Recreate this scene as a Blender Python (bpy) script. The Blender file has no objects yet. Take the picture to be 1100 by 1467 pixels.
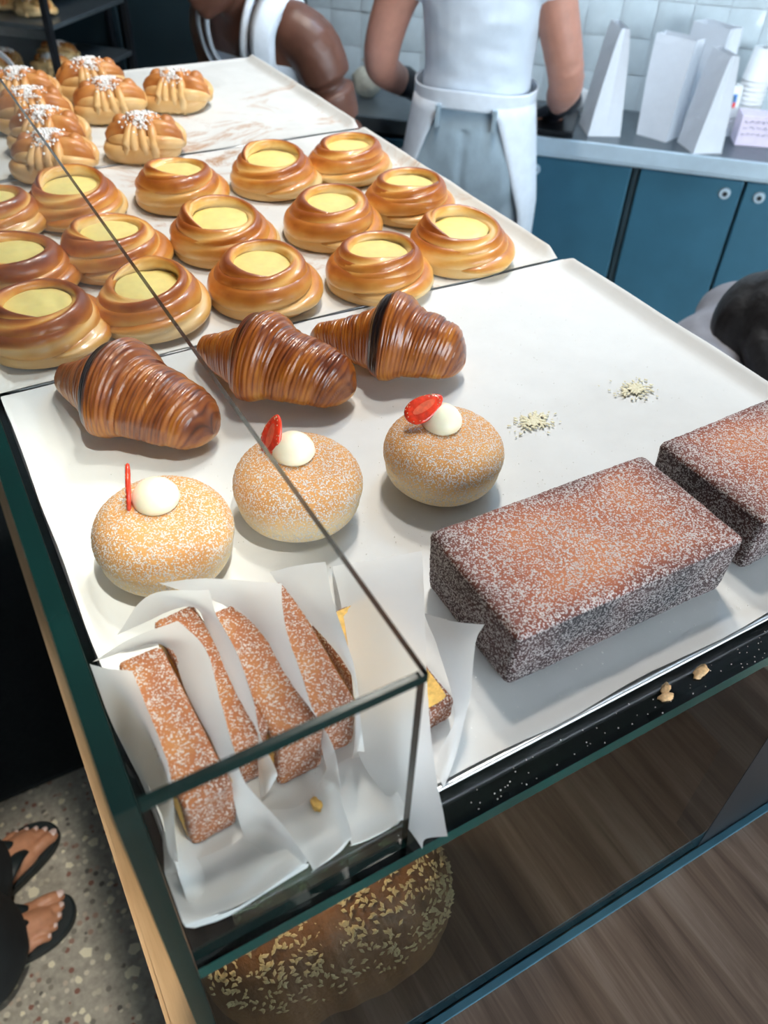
import bpy, bmesh, math, random
import numpy as np
from mathutils import Vector, Matrix, noise
C = bpy.context.scene.collection
sc = bpy.context.scene
PI = math.pi
T = 1.26            # height of the tray surface above the floor
# ------------------------------------------------------------------ camera
cam = bpy.data.cameras.new('camera'); co = bpy.data.objects.new('camera', cam); C.objects.link(co)
R = [[0.87152017, -0.48931267, 0.03202674], [-0.31137818, -0.60268824, -0.73471799], [0.37880896, 0.63034911, -0.67761624]]
M = Matrix(((R[0][0], -R[1][0], -R[2][0], 0.0), (R[0][1], -R[1][1], -R[2][1], 0.0), (R[0][2], -R[1][2], -R[2][2], T + 0.44), (0, 0, 0, 1)))
co.matrix_world = M
cam.sensor_fit = 'VERTICAL'; cam.sensor_height = 36.0; cam.lens = 1156.42 / 1467 * 36
cam.clip_start = 0.02; cam.clip_end = 50
cam.dof.use_dof = True; cam.dof.focus_distance = 0.66; cam.dof.aperture_fstop = 8.0
sc.camera = co
# ------------------------------------------------------------------ world, light, exposure
w = bpy.data.worlds.new('sky'); sc.world = w; w.use_nodes = True
w.node_tree.nodes['Background'].inputs[0].default_value = (0.80, 0.90, 1.0, 1)
w.node_tree.nodes['Background'].inputs[1].default_value = 11.5
def lamp(name, kind, loc, aim, power, color, size=0.3, **kw):
    l = bpy.data.lights.new(name, kind); l.energy = power; l.color = color
    if kind == 'AREA': l.shape = 'DISK'; l.size = size
    if kind == 'SPOT': l.shadow_soft_size = size
    for k, v in kw.items(): setattr(l, k, v)
    o = bpy.data.objects.new(name, l); C.objects.link(o); o.location = loc
    o.rotation_euler = (Vector(aim) - Vector(loc)).to_track_quat('-Z', 'Y').to_euler()
    return o
lamp('ceiling_lamp_front', 'AREA', (0.62, 0.90, 2.9), (0.45, 0.65, 1.2), 13, (1.0, 0.94, 0.86), 0.16)
lamp('ceiling_lamp_middle', 'AREA', (0.98, 1.45, 2.9), (0.4, 1.2, 1.2), 17, (1.0, 0.92, 0.80), 0.2)
lamp('floor_spot', 'SPOT', (0.28, -0.40, 4.4), (-0.20, 0.78, 0.0), 480, (1.0, 0.95, 0.86), 0.06, spot_size=0.150, spot_blend=0.5)
lamp('loaf_fill_lamp', 'AREA', (.07, .33, T - .03), (.09, .24, T - .3), 1.7, (1.0, .80, .55), .06)  # unseen lamp added under the shelf to brighten the seeded loaves
lamp('kitchen_lamp', 'AREA', (1.55, 1.35, 2.9), (1.8, 2.0, 1.0), 23, (0.50, 0.74, 1.0), 0.5)
sc.view_settings.view_transform = 'Standard'; sc.view_settings.look = 'None'
sc.view_settings.gamma = 1.0; sc.view_settings.use_curve_mapping = False
sc.view_settings.exposure = 0.0
sc.cycles.transparent_max_bounces = 24; sc.cycles.max_bounces = 10
# ------------------------------------------------------------------ helpers: materials
def nd(t, kind, **kw):
    n = t.nodes.new(kind)
    for k, v in kw.items(): setattr(n, k, v)
    return n
def base_mat(name, col=(.8, .8, .8), rough=.5, metal=0.0, spec=.5, coat=0.0, sss=0.0):
    m = bpy.data.materials.new(name); m.use_nodes = True
    p = m.node_tree.nodes['Principled BSDF']
    p.inputs['Base Color'].default_value = (*col, 1); p.inputs['Roughness'].default_value = rough
    p.inputs['Metallic'].default_value = metal; p.inputs['Specular IOR Level'].default_value = spec
    p.inputs['Coat Weight'].default_value = coat; p.inputs['Coat Roughness'].default_value = 0.12
    if sss:
        p.inputs['Subsurface Weight'].default_value = sss; p.inputs['Subsurface Scale'].default_value = 0.006
        p.inputs['Subsurface Radius'].default_value = (1, .45, .25)
    return m, m.node_tree, p
def ramp(t, stops):
    r = nd(t, 'ShaderNodeValToRGB'); e = r.color_ramp.elements
    while len(e) < len(stops): e.new(0.5)
    for x, (pos, c) in zip(e, stops): x.position = pos; x.color = (*c, 1)
    return r
def coords(t, scale=(1, 1, 1), kind='Object'):
    tc = nd(t, 'ShaderNodeTexCoord'); mp = nd(t, 'ShaderNodeMapping'); mp.inputs['Scale'].default_value = scale
    t.links.new(tc.outputs[kind], mp.inputs[0]); return mp.outputs[0]
def noise_tex(t, vec, scale, detail=4, rough=.55, dist=0.0):
    n = nd(t, 'ShaderNodeTexNoise'); n.inputs['Scale'].default_value = scale; n.inputs['Detail'].default_value = detail
    n.inputs['Roughness'].default_value = rough; n.inputs['Distortion'].default_value = dist
    t.links.new(vec, n.inputs['Vector']); return n.outputs['Fac']
def math_n(t, op, a, b=None, clamp=False):
    n = nd(t, 'ShaderNodeMath', operation=op, use_clamp=clamp)
    for i, x in enumerate((a, b)):
        if x is None: continue
        if isinstance(x, (int, float)): n.inputs[i].default_value = x
        else: t.links.new(x, n.inputs[i])
    return n.outputs[0]
def mixc(t, fac, a, b, mode='MIX'):
    n = nd(t, 'ShaderNodeMix', data_type='RGBA', blend_type=mode)
    for i, x in ((0, fac), (6, a), (7, b)):
        if isinstance(x, (int, float)): n.inputs[i].default_value = x
        elif isinstance(x, tuple): n.inputs[i].default_value = (*x, 1)
        else: t.links.new(x, n.inputs[i])
    return n.outputs[2]
def bump(t, p, h, strength, dist):
    b = nd(t, 'ShaderNodeBump'); b.inputs['Strength'].default_value = strength; b.inputs['Distance'].default_value = dist
    t.links.new(h, b.inputs['Height']); t.links.new(b.outputs[0], p.inputs['Normal'])
def attr(t, name='bake'):
    a = nd(t, 'ShaderNodeAttribute', attribute_name=name); return a.outputs['Fac']
def plain(name, col, rough=.5, metal=0., var=.12, scale=40, bmp=0., spec=.5, coat=0., sss=0., bdist=.002):
    m, t, p = base_mat(name, col, rough, metal, spec, coat, sss)
    v = noise_tex(t, coords(t), scale)
    lo = tuple(c * (1 - var) for c in col); hi = tuple(min(1, c * (1 + var)) for c in col)
    r = ramp(t, [(.3, lo), (.7, hi)]); t.links.new(v, r.inputs[0]); t.links.new(r.outputs[0], p.inputs['Base Color'])
    if bmp: bump(t, p, v, bmp, bdist)
    return m
def baked(name, stops, rough, coat, nscale=60, namp=.25, bmp=.15, bdist=.002, spec=.5, sss=.0):
    m, t, p = base_mat(name, (.5, .3, .1), rough, 0, spec, coat, sss)
    v = coords(t)
    n = noise_tex(t, v, nscale, 5, .6)
    f = math_n(t, 'ADD', attr(t), math_n(t, 'MULTIPLY', math_n(t, 'SUBTRACT', n, .5), namp))
    r = ramp(t, stops); t.links.new(f, r.inputs[0]); t.links.new(r.outputs[0], p.inputs['Base Color'])
    n2 = noise_tex(t, v, nscale * 5, 3, .6)
    bump(t, p, n2, bmp, bdist)
    return m
def sugared(name, stops, frac_lo, frac_hi, scale=800, namp=.35, nscale=35, white=(.80, .74, .72), grain_dim=0.0):
    """crumb or crust colour from the bake attribute, with sugar crystals strewn over it"""
    m, t, p = base_mat(name, (.5, .3, .1), .6)
    v = coords(t)
    n = noise_tex(t, v, nscale, 4, .6)
    bk = attr(t)
    f = math_n(t, 'ADD', bk, math_n(t, 'MULTIPLY', math_n(t, 'SUBTRACT', n, .5), namp))
    r = ramp(t, stops); t.links.new(f, r.inputs[0])
    vo = nd(t, 'ShaderNodeTexVoronoi'); vo.inputs['Scale'].default_value = scale; t.links.new(v, vo.inputs['Vector'])
    sep = nd(t, 'ShaderNodeSeparateColor'); t.links.new(vo.outputs['Color'], sep.inputs[0])
    n3 = noise_tex(t, v, nscale * 2.3, 4, .65)
    thr = math_n(t, 'ADD', math_n(t, 'MULTIPLY', n3, frac_hi - frac_lo), frac_lo)
    g = math_n(t, 'LESS_THAN', sep.outputs[0], thr)
    sz = math_n(t, 'LESS_THAN', vo.outputs['Distance'], math_n(t, 'ADD', math_n(t, 'MULTIPLY', sep.outputs[1], .45), .30))
    g = math_n(t, 'MULTIPLY', g, sz)
    wv = mixc(t, sep.outputs[2], tuple(c * .72 for c in white), white)
    wv = mixc(t, math_n(t, 'MULTIPLY', math_n(t, 'SUBTRACT', bk, .35, True), grain_dim), wv, r.outputs[0])     # grains dimmed on the darkest tones to keep the loaf's shaded side dark
    c = mixc(t, g, r.outputs[0], wv)
    t.links.new(c, p.inputs['Base Color'])
    h = math_n(t, 'MULTIPLY', g, math_n(t, 'SUBTRACT', 1.0, vo.outputs['Distance']))
    bump(t, p, h, .8, .0012)
    rr = math_n(t, 'SUBTRACT', .7, math_n(t, 'MULTIPLY', g, .35)); t.links.new(rr, p.inputs['Roughness'])
    return m
def glass(name, tint, refl=1.0, rough=0.0, ior=1.5):
    m = bpy.data.materials.new(name); m.use_nodes = True; t = m.node_tree; t.nodes.clear()
    o = nd(t, 'ShaderNodeOutputMaterial'); mx = nd(t, 'ShaderNodeMixShader'); tr = nd(t, 'ShaderNodeBsdfTransparent'); gl = nd(t, 'ShaderNodeBsdfGlossy')
    tr.inputs[0].default_value = (*tint, 1); gl.inputs['Roughness'].default_value = rough
    v = coords(t); n = noise_tex(t, v, 9, 3)
    gl.inputs[0].default_value = (refl, refl, refl, 1)
    fr = nd(t, 'ShaderNodeFresnel'); fr.inputs[0].default_value = ior
    r = ramp(t, [(.3, (.94,) * 3), (.7, (1, 1, 1))]); t.links.new(n, r.inputs[0])
    ge = nd(t, 'ShaderNodeNewGeometry')                      # the far face of a slab, met from inside, only lets light out
    f = math_n(t, 'MULTIPLY', math_n(t, 'MULTIPLY', fr.outputs[0], r.outputs[0]), math_n(t, 'SUBTRACT', 1.0, ge.outputs['Backfacing']))
    t.links.new(f, mx.inputs[0]); t.links.new(tr.outputs[0], mx.inputs[1]); t.links.new(gl.outputs[0], mx.inputs[2]); t.links.new(mx.outputs[0], o.inputs[0])
    return m
def paper_mat(name, col, trans, stains=0.0, wr=.3):
    m = bpy.data.materials.new(name); m.use_nodes = True; t = m.node_tree; t.nodes.clear()
    o = nd(t, 'ShaderNodeOutputMaterial'); mx = nd(t, 'ShaderNodeMixShader')
    p = nd(t, 'ShaderNodeBsdfPrincipled'); p.inputs['Roughness'].default_value = .62; p.inputs['Specular IOR Level'].default_value = .3
    tr = nd(t, 'ShaderNodeBsdfTranslucent'); tr.inputs[0].default_value = (*[c * .98 for c in col], 1)
    v = coords(t); n = noise_tex(t, v, 30, 6, .6)
    r = ramp(t, [(.3, tuple(c * .95 for c in col)), (.7, col)]); t.links.new(n, r.inputs[0]); cc = r.outputs[0]
    if stains:
        s = noise_tex(t, v, 9, 7, .72, 1.2); s2 = noise_tex(t, v, 3.2, 3, .5)
        k = math_n(t, 'MULTIPLY', math_n(t, 'SUBTRACT', s, .56), math_n(t, 'MULTIPLY', s2, 16.0), True)
        rr = ramp(t, [(0, (.55, .27, .09)), (1, (.42, .17, .05))]); t.links.new(s2, rr.inputs[0])
        cc = mixc(t, math_n(t, 'MULTIPLY', k, stains), cc, rr.outputs[0])
        g = noise_tex(t, v, 5, 4, .6, .6); gk = math_n(t, 'MULTIPLY', math_n(t, 'SUBTRACT', g, .5), 7.0, True)
        cc = mixc(t, math_n(t, 'MULTIPLY', gk, .30), cc, tuple(c * .62 for c in col))
    t.links.new(cc, p.inputs['Base Color'])
    bump(t, p, n, wr, .002)
    mx.inputs[0].default_value = trans
    t.links.new(p.outputs[0], mx.inputs[1]); t.links.new(tr.outputs[0], mx.inputs[2]); t.links.new(mx.outputs[0], o.inputs[0])
    return m
def wood_mat(name, dark, mid, light, rough=.4, stretch=(14, 1.2, 14), scale=3.0):
    m, t, p = base_mat(name, mid, rough)
    v = coords(t, stretch); n = noise_tex(t, v, scale, 8, .62, .9)
    v2 = coords(t, tuple(s * 6 if s > 5 else s * 2 for s in stretch)); n2 = noise_tex(t, v2, scale * 2, 4, .6)
    f = math_n(t, 'ADD', math_n(t, 'MULTIPLY', n, .75), math_n(t, 'MULTIPLY', n2, .25))
    r = ramp(t, [(.32, dark), (.5, mid), (.66, light)]); t.links.new(f, r.inputs[0]); t.links.new(r.outputs[0], p.inputs['Base Color'])
    bump(t, p, n2, .1, .001)
    return m
# ------------------------------------------------------------------ materials
BUN = [(0.0, (.86, .62, .30)), (.24, (.80, .43, .11)), (.46, (.63, .225, .032)), (.72, (.37, .092, .011)), (1.0, (.20, .042, .008))]
m_bun = baked('bun_dough', BUN, .38, .35, 45, .22, .12, .0015)
m_custard = plain('vanilla_custard', (.88, .72, .26), .38, 0, .05, 120, .25, sss=.2, bdist=.001)
KNOT = [(0.0, (.80, .58, .30)), (.4, (.76, .45, .17)), (.65, (.58, .22, .05)), (1.0, (.26, .06, .015))]
m_knot = baked('knot_dough', KNOT, .45, .2, 60, .25, .15, .0015)
CRO = [(0.0, (.64, .32, .075)), (.22, (.55, .20, .024)), (.42, (.38, .105, .011)), (.66, (.17, .034, .006)), (.85, (.05, .012, .006)), (1.0, (.012, .007, .007))]
m_cro = baked('croissant_crust', CRO, .30, .5, 55, .30, .25, .0012)
m_donut = sugared('sugared_doughnut', [(0.0, (.86, .68, .38)), (.25, (.80, .54, .25)), (.6, (.68, .32, .09)), (1.0, (.46, .15, .035))], .34, .92, 880, .2, 40, (.90, .84, .80))
m_loaf = sugared('sugared_loaf_crust', [(0.0, (.58, .20, .075)), (.22, (.42, .115, .045)), (.45, (.22, .055, .03)), (.7, (.07, .024, .020)), (1.0, (.016, .013, .016))], .42, .95, 830, .45, 26, (.82, .74, .71), 1.05)
m_slice = sugared('sugared_cake_crust', [(0.0, (.52, .23, .055)), (.4, (.33, .105, .032)), (.75, (.17, .052, .025)), (1.0, (.09, .032, .02))], .16, .80, 950, .55, 45, (.70, .60, .55))
m_crumb = plain('yellow_cake_crumb', (.83, .50, .12), .7, 0, .22, 260, .5)
m_cream = plain('whipped_cream', (.92, .85, .64), .4, 0, .03, 60, .1, sss=.25)
m_straw = plain('strawberry_flesh', (.78, .045, .015), .25, 0, .35, 160, .2, coat=.4)
m_strawc = plain('strawberry_core', (.80, .13, .06), .3, 0, .2, 200)
m_pearl = plain('pearl_sugar', (.90, .87, .83), .5, 0, .08, 90)
m_parch = paper_mat('baking_parchment', (.80, .80, .785), .05, 0, .12)
m_parch_st = paper_mat('stained_parchment', (.78, .765, .73), .05, .85, .35)
m_wrap = paper_mat('wax_paper', (.90, .90, .89), .46, 0, .22)
m_tray = plain('aluminium_tray', (.62, .63, .64), .34, .9, .08, 60)
m_glass = glass('clear_glass', (.975, .988, .984), .8)
m_shelf = glass('shelf_glass', (.16, .26, .29), .9, .02)
m_lower = glass('front_case_glass', (.60, .65, .64), .85, .0)
m_edge = plain('green_glass_edge', (.0012, .015, .0135), .25, 0, .25, 14, spec=.3)
m_lit_edge = plain('lit_glass_edge_blue', (.05, .14, .19), .3)  # blue light along the foot of the glass, put into the colour
m_wood = wood_mat('walnut_veneer', (.070, .042, .028), (.185, .118, .084), (.31, .222, .172), .42, (13, 1.0, 13), 2.0)
m_ash = wood_mat('ash_edge', (.62, .40, .22), (.74, .50, .29), (.80, .57, .35), .5, (20, 2, 20), 2)
m_edge_shelf = plain('shelf_glass_edge', (.003, .042, .036), .25, 0, .3, 14, spec=.4)
m_black = plain('black_panel', (.010, .012, .015), .35, 0, .3, 12)
m_brack = plain('dark_bracket', (.035, .034, .036), .4, .2, .15, 40)
m_bread = baked('seeded_bread_crust', [(0, (.50, .24, .09)), (.5, (.30, .115, .04)), (1, (.13, .045, .02))], .5, .1, 40, .5, .4, .003)
m_seed = plain('sesame_seed', (.62, .42, .22), .45, 0, .2, 80)
m_steel = plain('brushed_steel', (.55, .68, .78), .30, .35, .06, 20)
m_steeldk = plain('dark_worktop_steel', (.16, .19, .21), .35, .7, .1, 20)
m_door = plain('blue_grey_steel_door', (.045, .150, .225), .34, .35, .10, 6)
m_teal = plain('dark_teal_panel', (.018, .036, .046), .4, .2, .15, 6)
m_tile = plain('glazed_tile', (.56, .63, .66), .16, 0, .07, 18, .12, coat=.3, bdist=.004)
m_grout = plain('tile_grout', (.52, .57, .60), .8)
m_plaster = plain('grey_plaster', (.30, .31, .32), .8)
m_dark = plain('dark_wall', (.05, .055, .06), .8)
m_bag = paper_mat('white_kraft_paper', (.80, .83, .88), .15, 0, .15)
m_cup = plain('paper_cup_board', (.82, .82, .82), .5, 0, .03)
m_pink = plain('lilac_card', (.78, .68, .82), .6, 0, .04)
m_ink = plain('dark_ink', (.10, .08, .14), .7)
m_blue = plain('blue_print', (.05, .22, .62), .5); m_red = plain('red_print', (.65, .06, .05), .5); m_navy = plain('navy_print', (.03, .10, .16), .5)
m_skin1 = plain('light_skin', (.50, .24, .175), .5, 0, .08, 30, sss=.15)
m_skin2 = plain('deep_skin', (.125, .052, .034), .42, 0, .15, 30, sss=.1)
m_skin3 = plain('tan_skin', (.52, .24, .13), .45, 0, .1, 60, sss=.15)
m_nail = plain('pale_nail', (.68, .50, .44), .25)
m_tee = plain('white_cotton', (.66, .74, .84), .85, 0, .04, 25, .3, bdist=.006)
m_apron = plain('white_apron_cotton', (.70, .76, .84), .85, 0, .05, 35, .3, bdist=.004)
m_trou = plain('grey_linen', (.29, .37, .43), .9, 0, .08, 22, .35, bdist=.006)
m_grey = plain('grey_garment', (.27, .26, .28), .9, 0, .15, 18, .3, bdist=.006)
m_blackc = plain('black_cloth', (.012, .016, .018), .85, 0, .35, 14, .3, bdist=.006)
m_glove = plain('black_nitrile', (.012, .014, .02), .35, 0, .2, 40)
m_hair = plain('dark_hair', (.014, .012, .012), .5, 0, .4, 90, .5, bdist=.004)
m_rubber = plain('black_rubber', (.010, .016, .017), .55, 0, .2, 60)
m_shade_sheet = plain('floor_shade_black', (.010, .014, .014), .8, 0, .3, 120, .3)  # near-black tone holding the shade on the far floor
m_ceramic = plain('clear_plastic_bag', (.55, .53, .44), .3, 0, .15, 60)
def terrazzo():
    m, t, p = base_mat('terrazzo', (.3, .28, .24), .45)
    v = coords(t)
    vo = nd(t, 'ShaderNodeTexVoronoi'); vo.inputs['Scale'].default_value = 75; t.links.new(v, vo.inputs['Vector'])
    sep = nd(t, 'ShaderNodeSeparateColor'); t.links.new(vo.outputs['Color'], sep.inputs[0])
    n = noise_tex(t, v, 60, 5, .7)
    r0 = ramp(t, [(.3, (.25, .23, .185)), (.7, (.46, .42, .345))]); t.links.new(n, r0.inputs[0])
    r1 = ramp(t, [(0, (.10, .09, .08)), (.3, (.34, .31, .24)), (.65, (.62, .57, .45)), (.93, (.22, .10, .07))]); t.links.new(sep.outputs[1], r1.inputs[0])
    g = math_n(t, 'MULTIPLY', math_n(t, 'LESS_THAN', sep.outputs[0], .5), math_n(t, 'LESS_THAN', vo.outputs['Distance'], .42))
    t.links.new(mixc(t, g, r0.outputs[0], r1.outputs[0]), p.inputs['Base Color'])
    return m
m_terr = terrazzo()
m_chip = plain('terrazzo_chip', (.74, .68, .50), .4, 0, .12, 50)
# ------------------------------------------------------------------ helpers: objects
def mesh(name, verts, faces, smooth=True, bake=None):
    me = bpy.data.meshes.new(name); me.from_pydata([tuple(map(float, v)) for v in verts], [], [tuple(map(int, f)) for f in faces]); me.update()
    if smooth: me.polygons.foreach_set('use_smooth', [True] * len(me.polygons))
    if bake is not None:
        a = me.attributes.new('bake', 'FLOAT', 'POINT'); a.data.foreach_set('value', np.asarray(bake, dtype=np.float32))
    return me
def obj(name, me, mat=None, parent=None, loc=(0, 0, 0), rot=(0, 0, 0), scale=(1, 1, 1)):
    if mat is not None and not me.materials: me.materials.append(mat)
    o = bpy.data.objects.new(name, me); C.objects.link(o); o.parent = parent
    o.location = loc; o.rotation_euler = rot; o.scale = scale
    return o
def tag(o, label=None, cat=None, group=None, kind=None):
    if label: o['label'] = label
    if cat: o['category'] = cat
    if group: o['group'] = group
    if kind: o['kind'] = kind
    return o
def empty(name, loc=(0, 0, 0), rz=0.0, label=None, cat=None, group=None, scale=(1, 1, 1)):
    o = bpy.data.objects.new(name, None); o.empty_display_size = .05; C.objects.link(o)
    o.location = loc; o.rotation_euler = (0, 0, rz); o.scale = scale
    return tag(o, label, cat, group)
def copy_tree(o, parent=None):
    c = o.copy(); C.objects.link(c)
    if parent: c.parent = parent
    for ch in list(o.children): copy_tree(ch, c)
    return c
def grid_faces(nu, nv, wrap_v=False, wrap_u=False):
    f = []
    for i in range(nu if wrap_u else nu - 1):
        for j in range(nv if wrap_v else nv - 1):
            i2, j2 = (i + 1) % nu, (j + 1) % nv
            f.append((i * nv + j, i2 * nv + j, i2 * nv + j2, i * nv + j2))
    return f
class MB:
    def __init__(s): s.v = []; s.f = []; s.b = []
    def add(s, v, f, b=0.0):
        o = len(s.v); s.v += [tuple(x) for x in v]; s.f += [tuple(i + o for i in q) for q in f]
        s.b += list(b) if hasattr(b, '__len__') else [b] * len(v); return s
    def box(s, x0, y0, z0, x1, y1, z1):
        return s.add([(x0, y0, z0), (x1, y0, z0), (x1, y1, z0), (x0, y1, z0), (x0, y0, z1), (x1, y0, z1), (x1, y1, z1), (x0, y1, z1)],
                     [(0, 3, 2, 1), (4, 5, 6, 7), (0, 1, 5, 4), (1, 2, 6, 5), (2, 3, 7, 6), (3, 0, 4, 7)])
    def tube(s, pts, rad, n=12, b=0.0, flat=1.0, up=(0, 0, 1)):
        pts = [Vector(p) for p in pts]; k = len(pts)
        if not hasattr(rad, '__len__'): rad = [rad] * k
        V = []
        for i, p in enumerate(pts):
            d = (pts[min(i + 1, k - 1)] - pts[max(i - 1, 0)]).normalized()
            u = Vector(up)
            if abs(d.dot(u)) > .95: u = Vector((1, 0, 0)) if abs(d.x) < .9 else Vector((0, 1, 0))
            a = d.cross(u).normalized(); c = a.cross(d).normalized()
            for j in range(n):
                t = 2 * PI * j / n; V.append(p + (a * math.cos(t) + c * math.sin(t) * flat) * rad[i])
        F = grid_faces(k, n, True)
        F.append(tuple(range(n))[::-1]); F.append(tuple(range((k - 1) * n, k * n)))
        return s.add(V, F, b)
    def mesh(s, name, smooth=True): return mesh(name, s.v, s.f, smooth, s.b)
def bevel_mesh(me, width, seg=3):
    bm = bmesh.new(); bm.from_mesh(me); bmesh.ops.recalc_face_normals(bm, faces=bm.faces)
    bmesh.ops.bevel(bm, geom=list(bm.edges), offset=width, segments=seg, affect='EDGES', profile=.5)
    bm.to_mesh(me); bm.free(); me.polygons.foreach_set('use_smooth', [seg > 2] * len(me.polygons)); return me
def boxm(name, x0, y0, z0, x1, y1, z1, bev=0.0, seg=2):
    me = MB().box(x0, y0, z0, x1, y1, z1).mesh(name, False)
    return bevel_mesh(me, bev, seg) if bev else me
def catmull(P, n):
    P = [np.array(p, float) for p in P]; P = [2 * P[0] - P[1]] + P + [2 * P[-1] - P[-2]]; out = []
    for i in range(1, len(P) - 2):
        for k in range(n):
            t = k / n; a, b, c, d = P[i - 1], P[i], P[i + 1], P[i + 2]
            out.append(.5 * (2 * b + (c - a) * t + (2 * a - 5 * b + 4 * c - d) * t * t + (3 * b - a - 3 * c + d) * t ** 3))
    out.append(P[-2]); return out
def limb(mb, pts, rad, n=14, sub=5, b=0.0):
    """smooth tapering limb through joints, radius per joint, round ends"""
    q = catmull([(*p, r) for p, r in zip(pts, rad)], sub)
    P = [x[:3] for x in q]; Rr = [x[3] for x in q]
    d0 = (P[0] - P[1]) / (np.linalg.norm(P[0] - P[1]) + 1e-9); d1 = (P[-1] - P[-2]) / (np.linalg.norm(P[-1] - P[-2]) + 1e-9)
    pre = [P[0] + d0 * Rr[0] * .95, P[0] + d0 * Rr[0] * .7]; pr = [Rr[0] * .25, Rr[0] * .72]
    post = [P[-1] + d1 * Rr[-1] * .7, P[-1] + d1 * Rr[-1] * .95]; po = [Rr[-1] * .72, Rr[-1] * .25]
    return mb.tube(pre + P + post, pr + Rr + po, n, b)
def loft(mb, rings, n=28, sub=4, b=0.0):
    """stacked ellipses: (cx, cy, cz, half-width, half-depth)"""
    q = catmull(rings, sub); V = []
    for cx, cy, cz, a, c in q:
        for j in range(n):
            t = 2 * PI * j / n; V.append((cx + a * math.cos(t), cy + c * math.sin(t), cz))
    F = grid_faces(len(q), n, True); F.append(tuple(range(n))[::-1]); F.append(tuple(range((len(q) - 1) * n, len(q) * n)))
    return mb.add(V, F, b)
def ball(mb, c, r, nu=16, nv=12, b=0.0):
    if not hasattr(r, '__len__'): r = (r, r, r)
    V = []; 
    for i in range(nv + 1):
        ph = PI * i / nv
        for j in range(nu):
            th = 2 * PI * j / nu; V.append((c[0] + r[0] * math.sin(ph) * math.cos(th), c[1] + r[1] * math.sin(ph) * math.sin(th), c[2] + r[2] * math.cos(ph)))
    return mb.add(V, [q[::-1] for q in grid_faces(nv + 1, nu, True)], b)
def fuse(mb, name, voxel, smooth=4):
    """one continuous skin over the overlapping limbs"""
    me = mb.mesh(name); o = bpy.data.objects.new('fuse', me); C.objects.link(o)
    bm = bmesh.new(); bm.from_mesh(me); bmesh.ops.remove_doubles(bm, verts=bm.verts, dist=1e-6); bmesh.ops.recalc_face_normals(bm, faces=bm.faces); bm.to_mesh(me); bm.free()
    r = o.modifiers.new('r', 'REMESH'); r.mode = 'VOXEL'; r.voxel_size = voxel
    s = o.modifiers.new('s', 'SMOOTH'); s.iterations = smooth; s.factor = .5
    dg = bpy.context.evaluated_depsgraph_get(); out = bpy.data.meshes.new_from_object(o.evaluated_get(dg)); out.name = name
    bpy.data.objects.remove(o); out.materials.clear(); out.polygons.foreach_set('use_smooth', [True] * len(out.polygons))
    return out
def nz(p, s=1.0): return noise.noise(Vector(p) * s)
# ------------------------------------------------------------------ the room
E_ = Vector((0.7163, -0.6980, 0)); N_ = Vector((0.6980, 0.7163, 0)); RB = math.atan2(E_.y, E_.x)   # back counter axes
def struct(name, me, mat, parent=None, **kw):
    o = obj(name, me, mat, parent, **kw)
    if parent is None: o['kind'] = 'structure'
    return o
floor = struct('floor', boxm('floor', -3, -3, -.05, 5, 6, 0), m_terr)
rnd = random.Random(5)
chips = []
for k in range(4):
    nn = rnd.choice((5, 6, 7)); rr = [rnd.uniform(.65, 1.15) for _ in range(nn)]
    V = [(rr[i] * math.cos(2 * PI * i / nn), rr[i] * .75 * math.sin(2 * PI * i / nn), 0) for i in range(nn)]
    V += [(x * .93, y * .93, .0008) for x, y, z in V]
    chips.append(mesh('chip', V, [(i, (i + 1) % nn, nn + (i + 1) % nn, nn + i) for i in range(nn)] + [tuple(range(nn, 2 * nn))], False)); chips[-1].materials.append(m_chip)
for k in range(80):
    x, y, s = rnd.uniform(-.42, -.02), rnd.uniform(.42, 1.12), rnd.choice((.006, .007, .009, .011, .016))
    obj('chip', chips[k % 4], None, floor, (x, y, 0), (0, 0, rnd.uniform(0, 6)), (s, s, 1))
struct('ceiling', boxm('ceiling', -3, -3, 4.5, 5, 6, 4.55), m_plaster)
struct('wall_left', boxm('wall_left', -3.1, -3, 0, -3, 6, 4.5), m_dark)
struct('wall_right', boxm('wall_right', 5, -3, 0, 5.1, 6, 4.5), m_plaster)
struct('wall_far', boxm('wall_far', -3, 6, 0, 5, 6.1, 4.5), m_dark)
wf = MB(); wf.box(-3, -3.1, 0, -0.3, -3, 4.5); wf.box(3.6, -3.1, 0, 5, -3, 4.5); wf.box(-0.3, -3.1, 0, 3.6, -3, .7); wf.box(-0.3, -3.1, 2.8, 3.6, -3, 4.5)
struct('wall_front', wf.mesh('wall_front', False), m_plaster)
win = MB(); 
for x in (-0.3, 1.62, 3.55): win.box(x, -3.09, .7, x + .05, -3.01, 2.8)
win.box(-.3, -3.09, .7, 3.6, -3.01, .75); win.box(-.3, -3.09, 2.75, 3.6, -3.01, 2.8)
fill_window = struct('fill_window_1', win.mesh('fill_window_1', False), m_black)  # unseen window added behind the camera to let cool fill light in
obj('pane', boxm('pane', -.25, -3.055, .75, 3.55, -3.045, 2.75), m_glass, fill_window)
pl = bpy.data.lights.new('fill_window_portal', 'AREA'); pl.shape = 'RECTANGLE'; pl.size = 3.8; pl.size_y = 2.0; pl.cycles.is_portal = True
po = bpy.data.objects.new('fill_window_portal', pl); C.objects.link(po); po.location = (1.65, -3.0, 1.75); po.rotation_euler = (-PI / 2, 0, 0)
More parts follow.
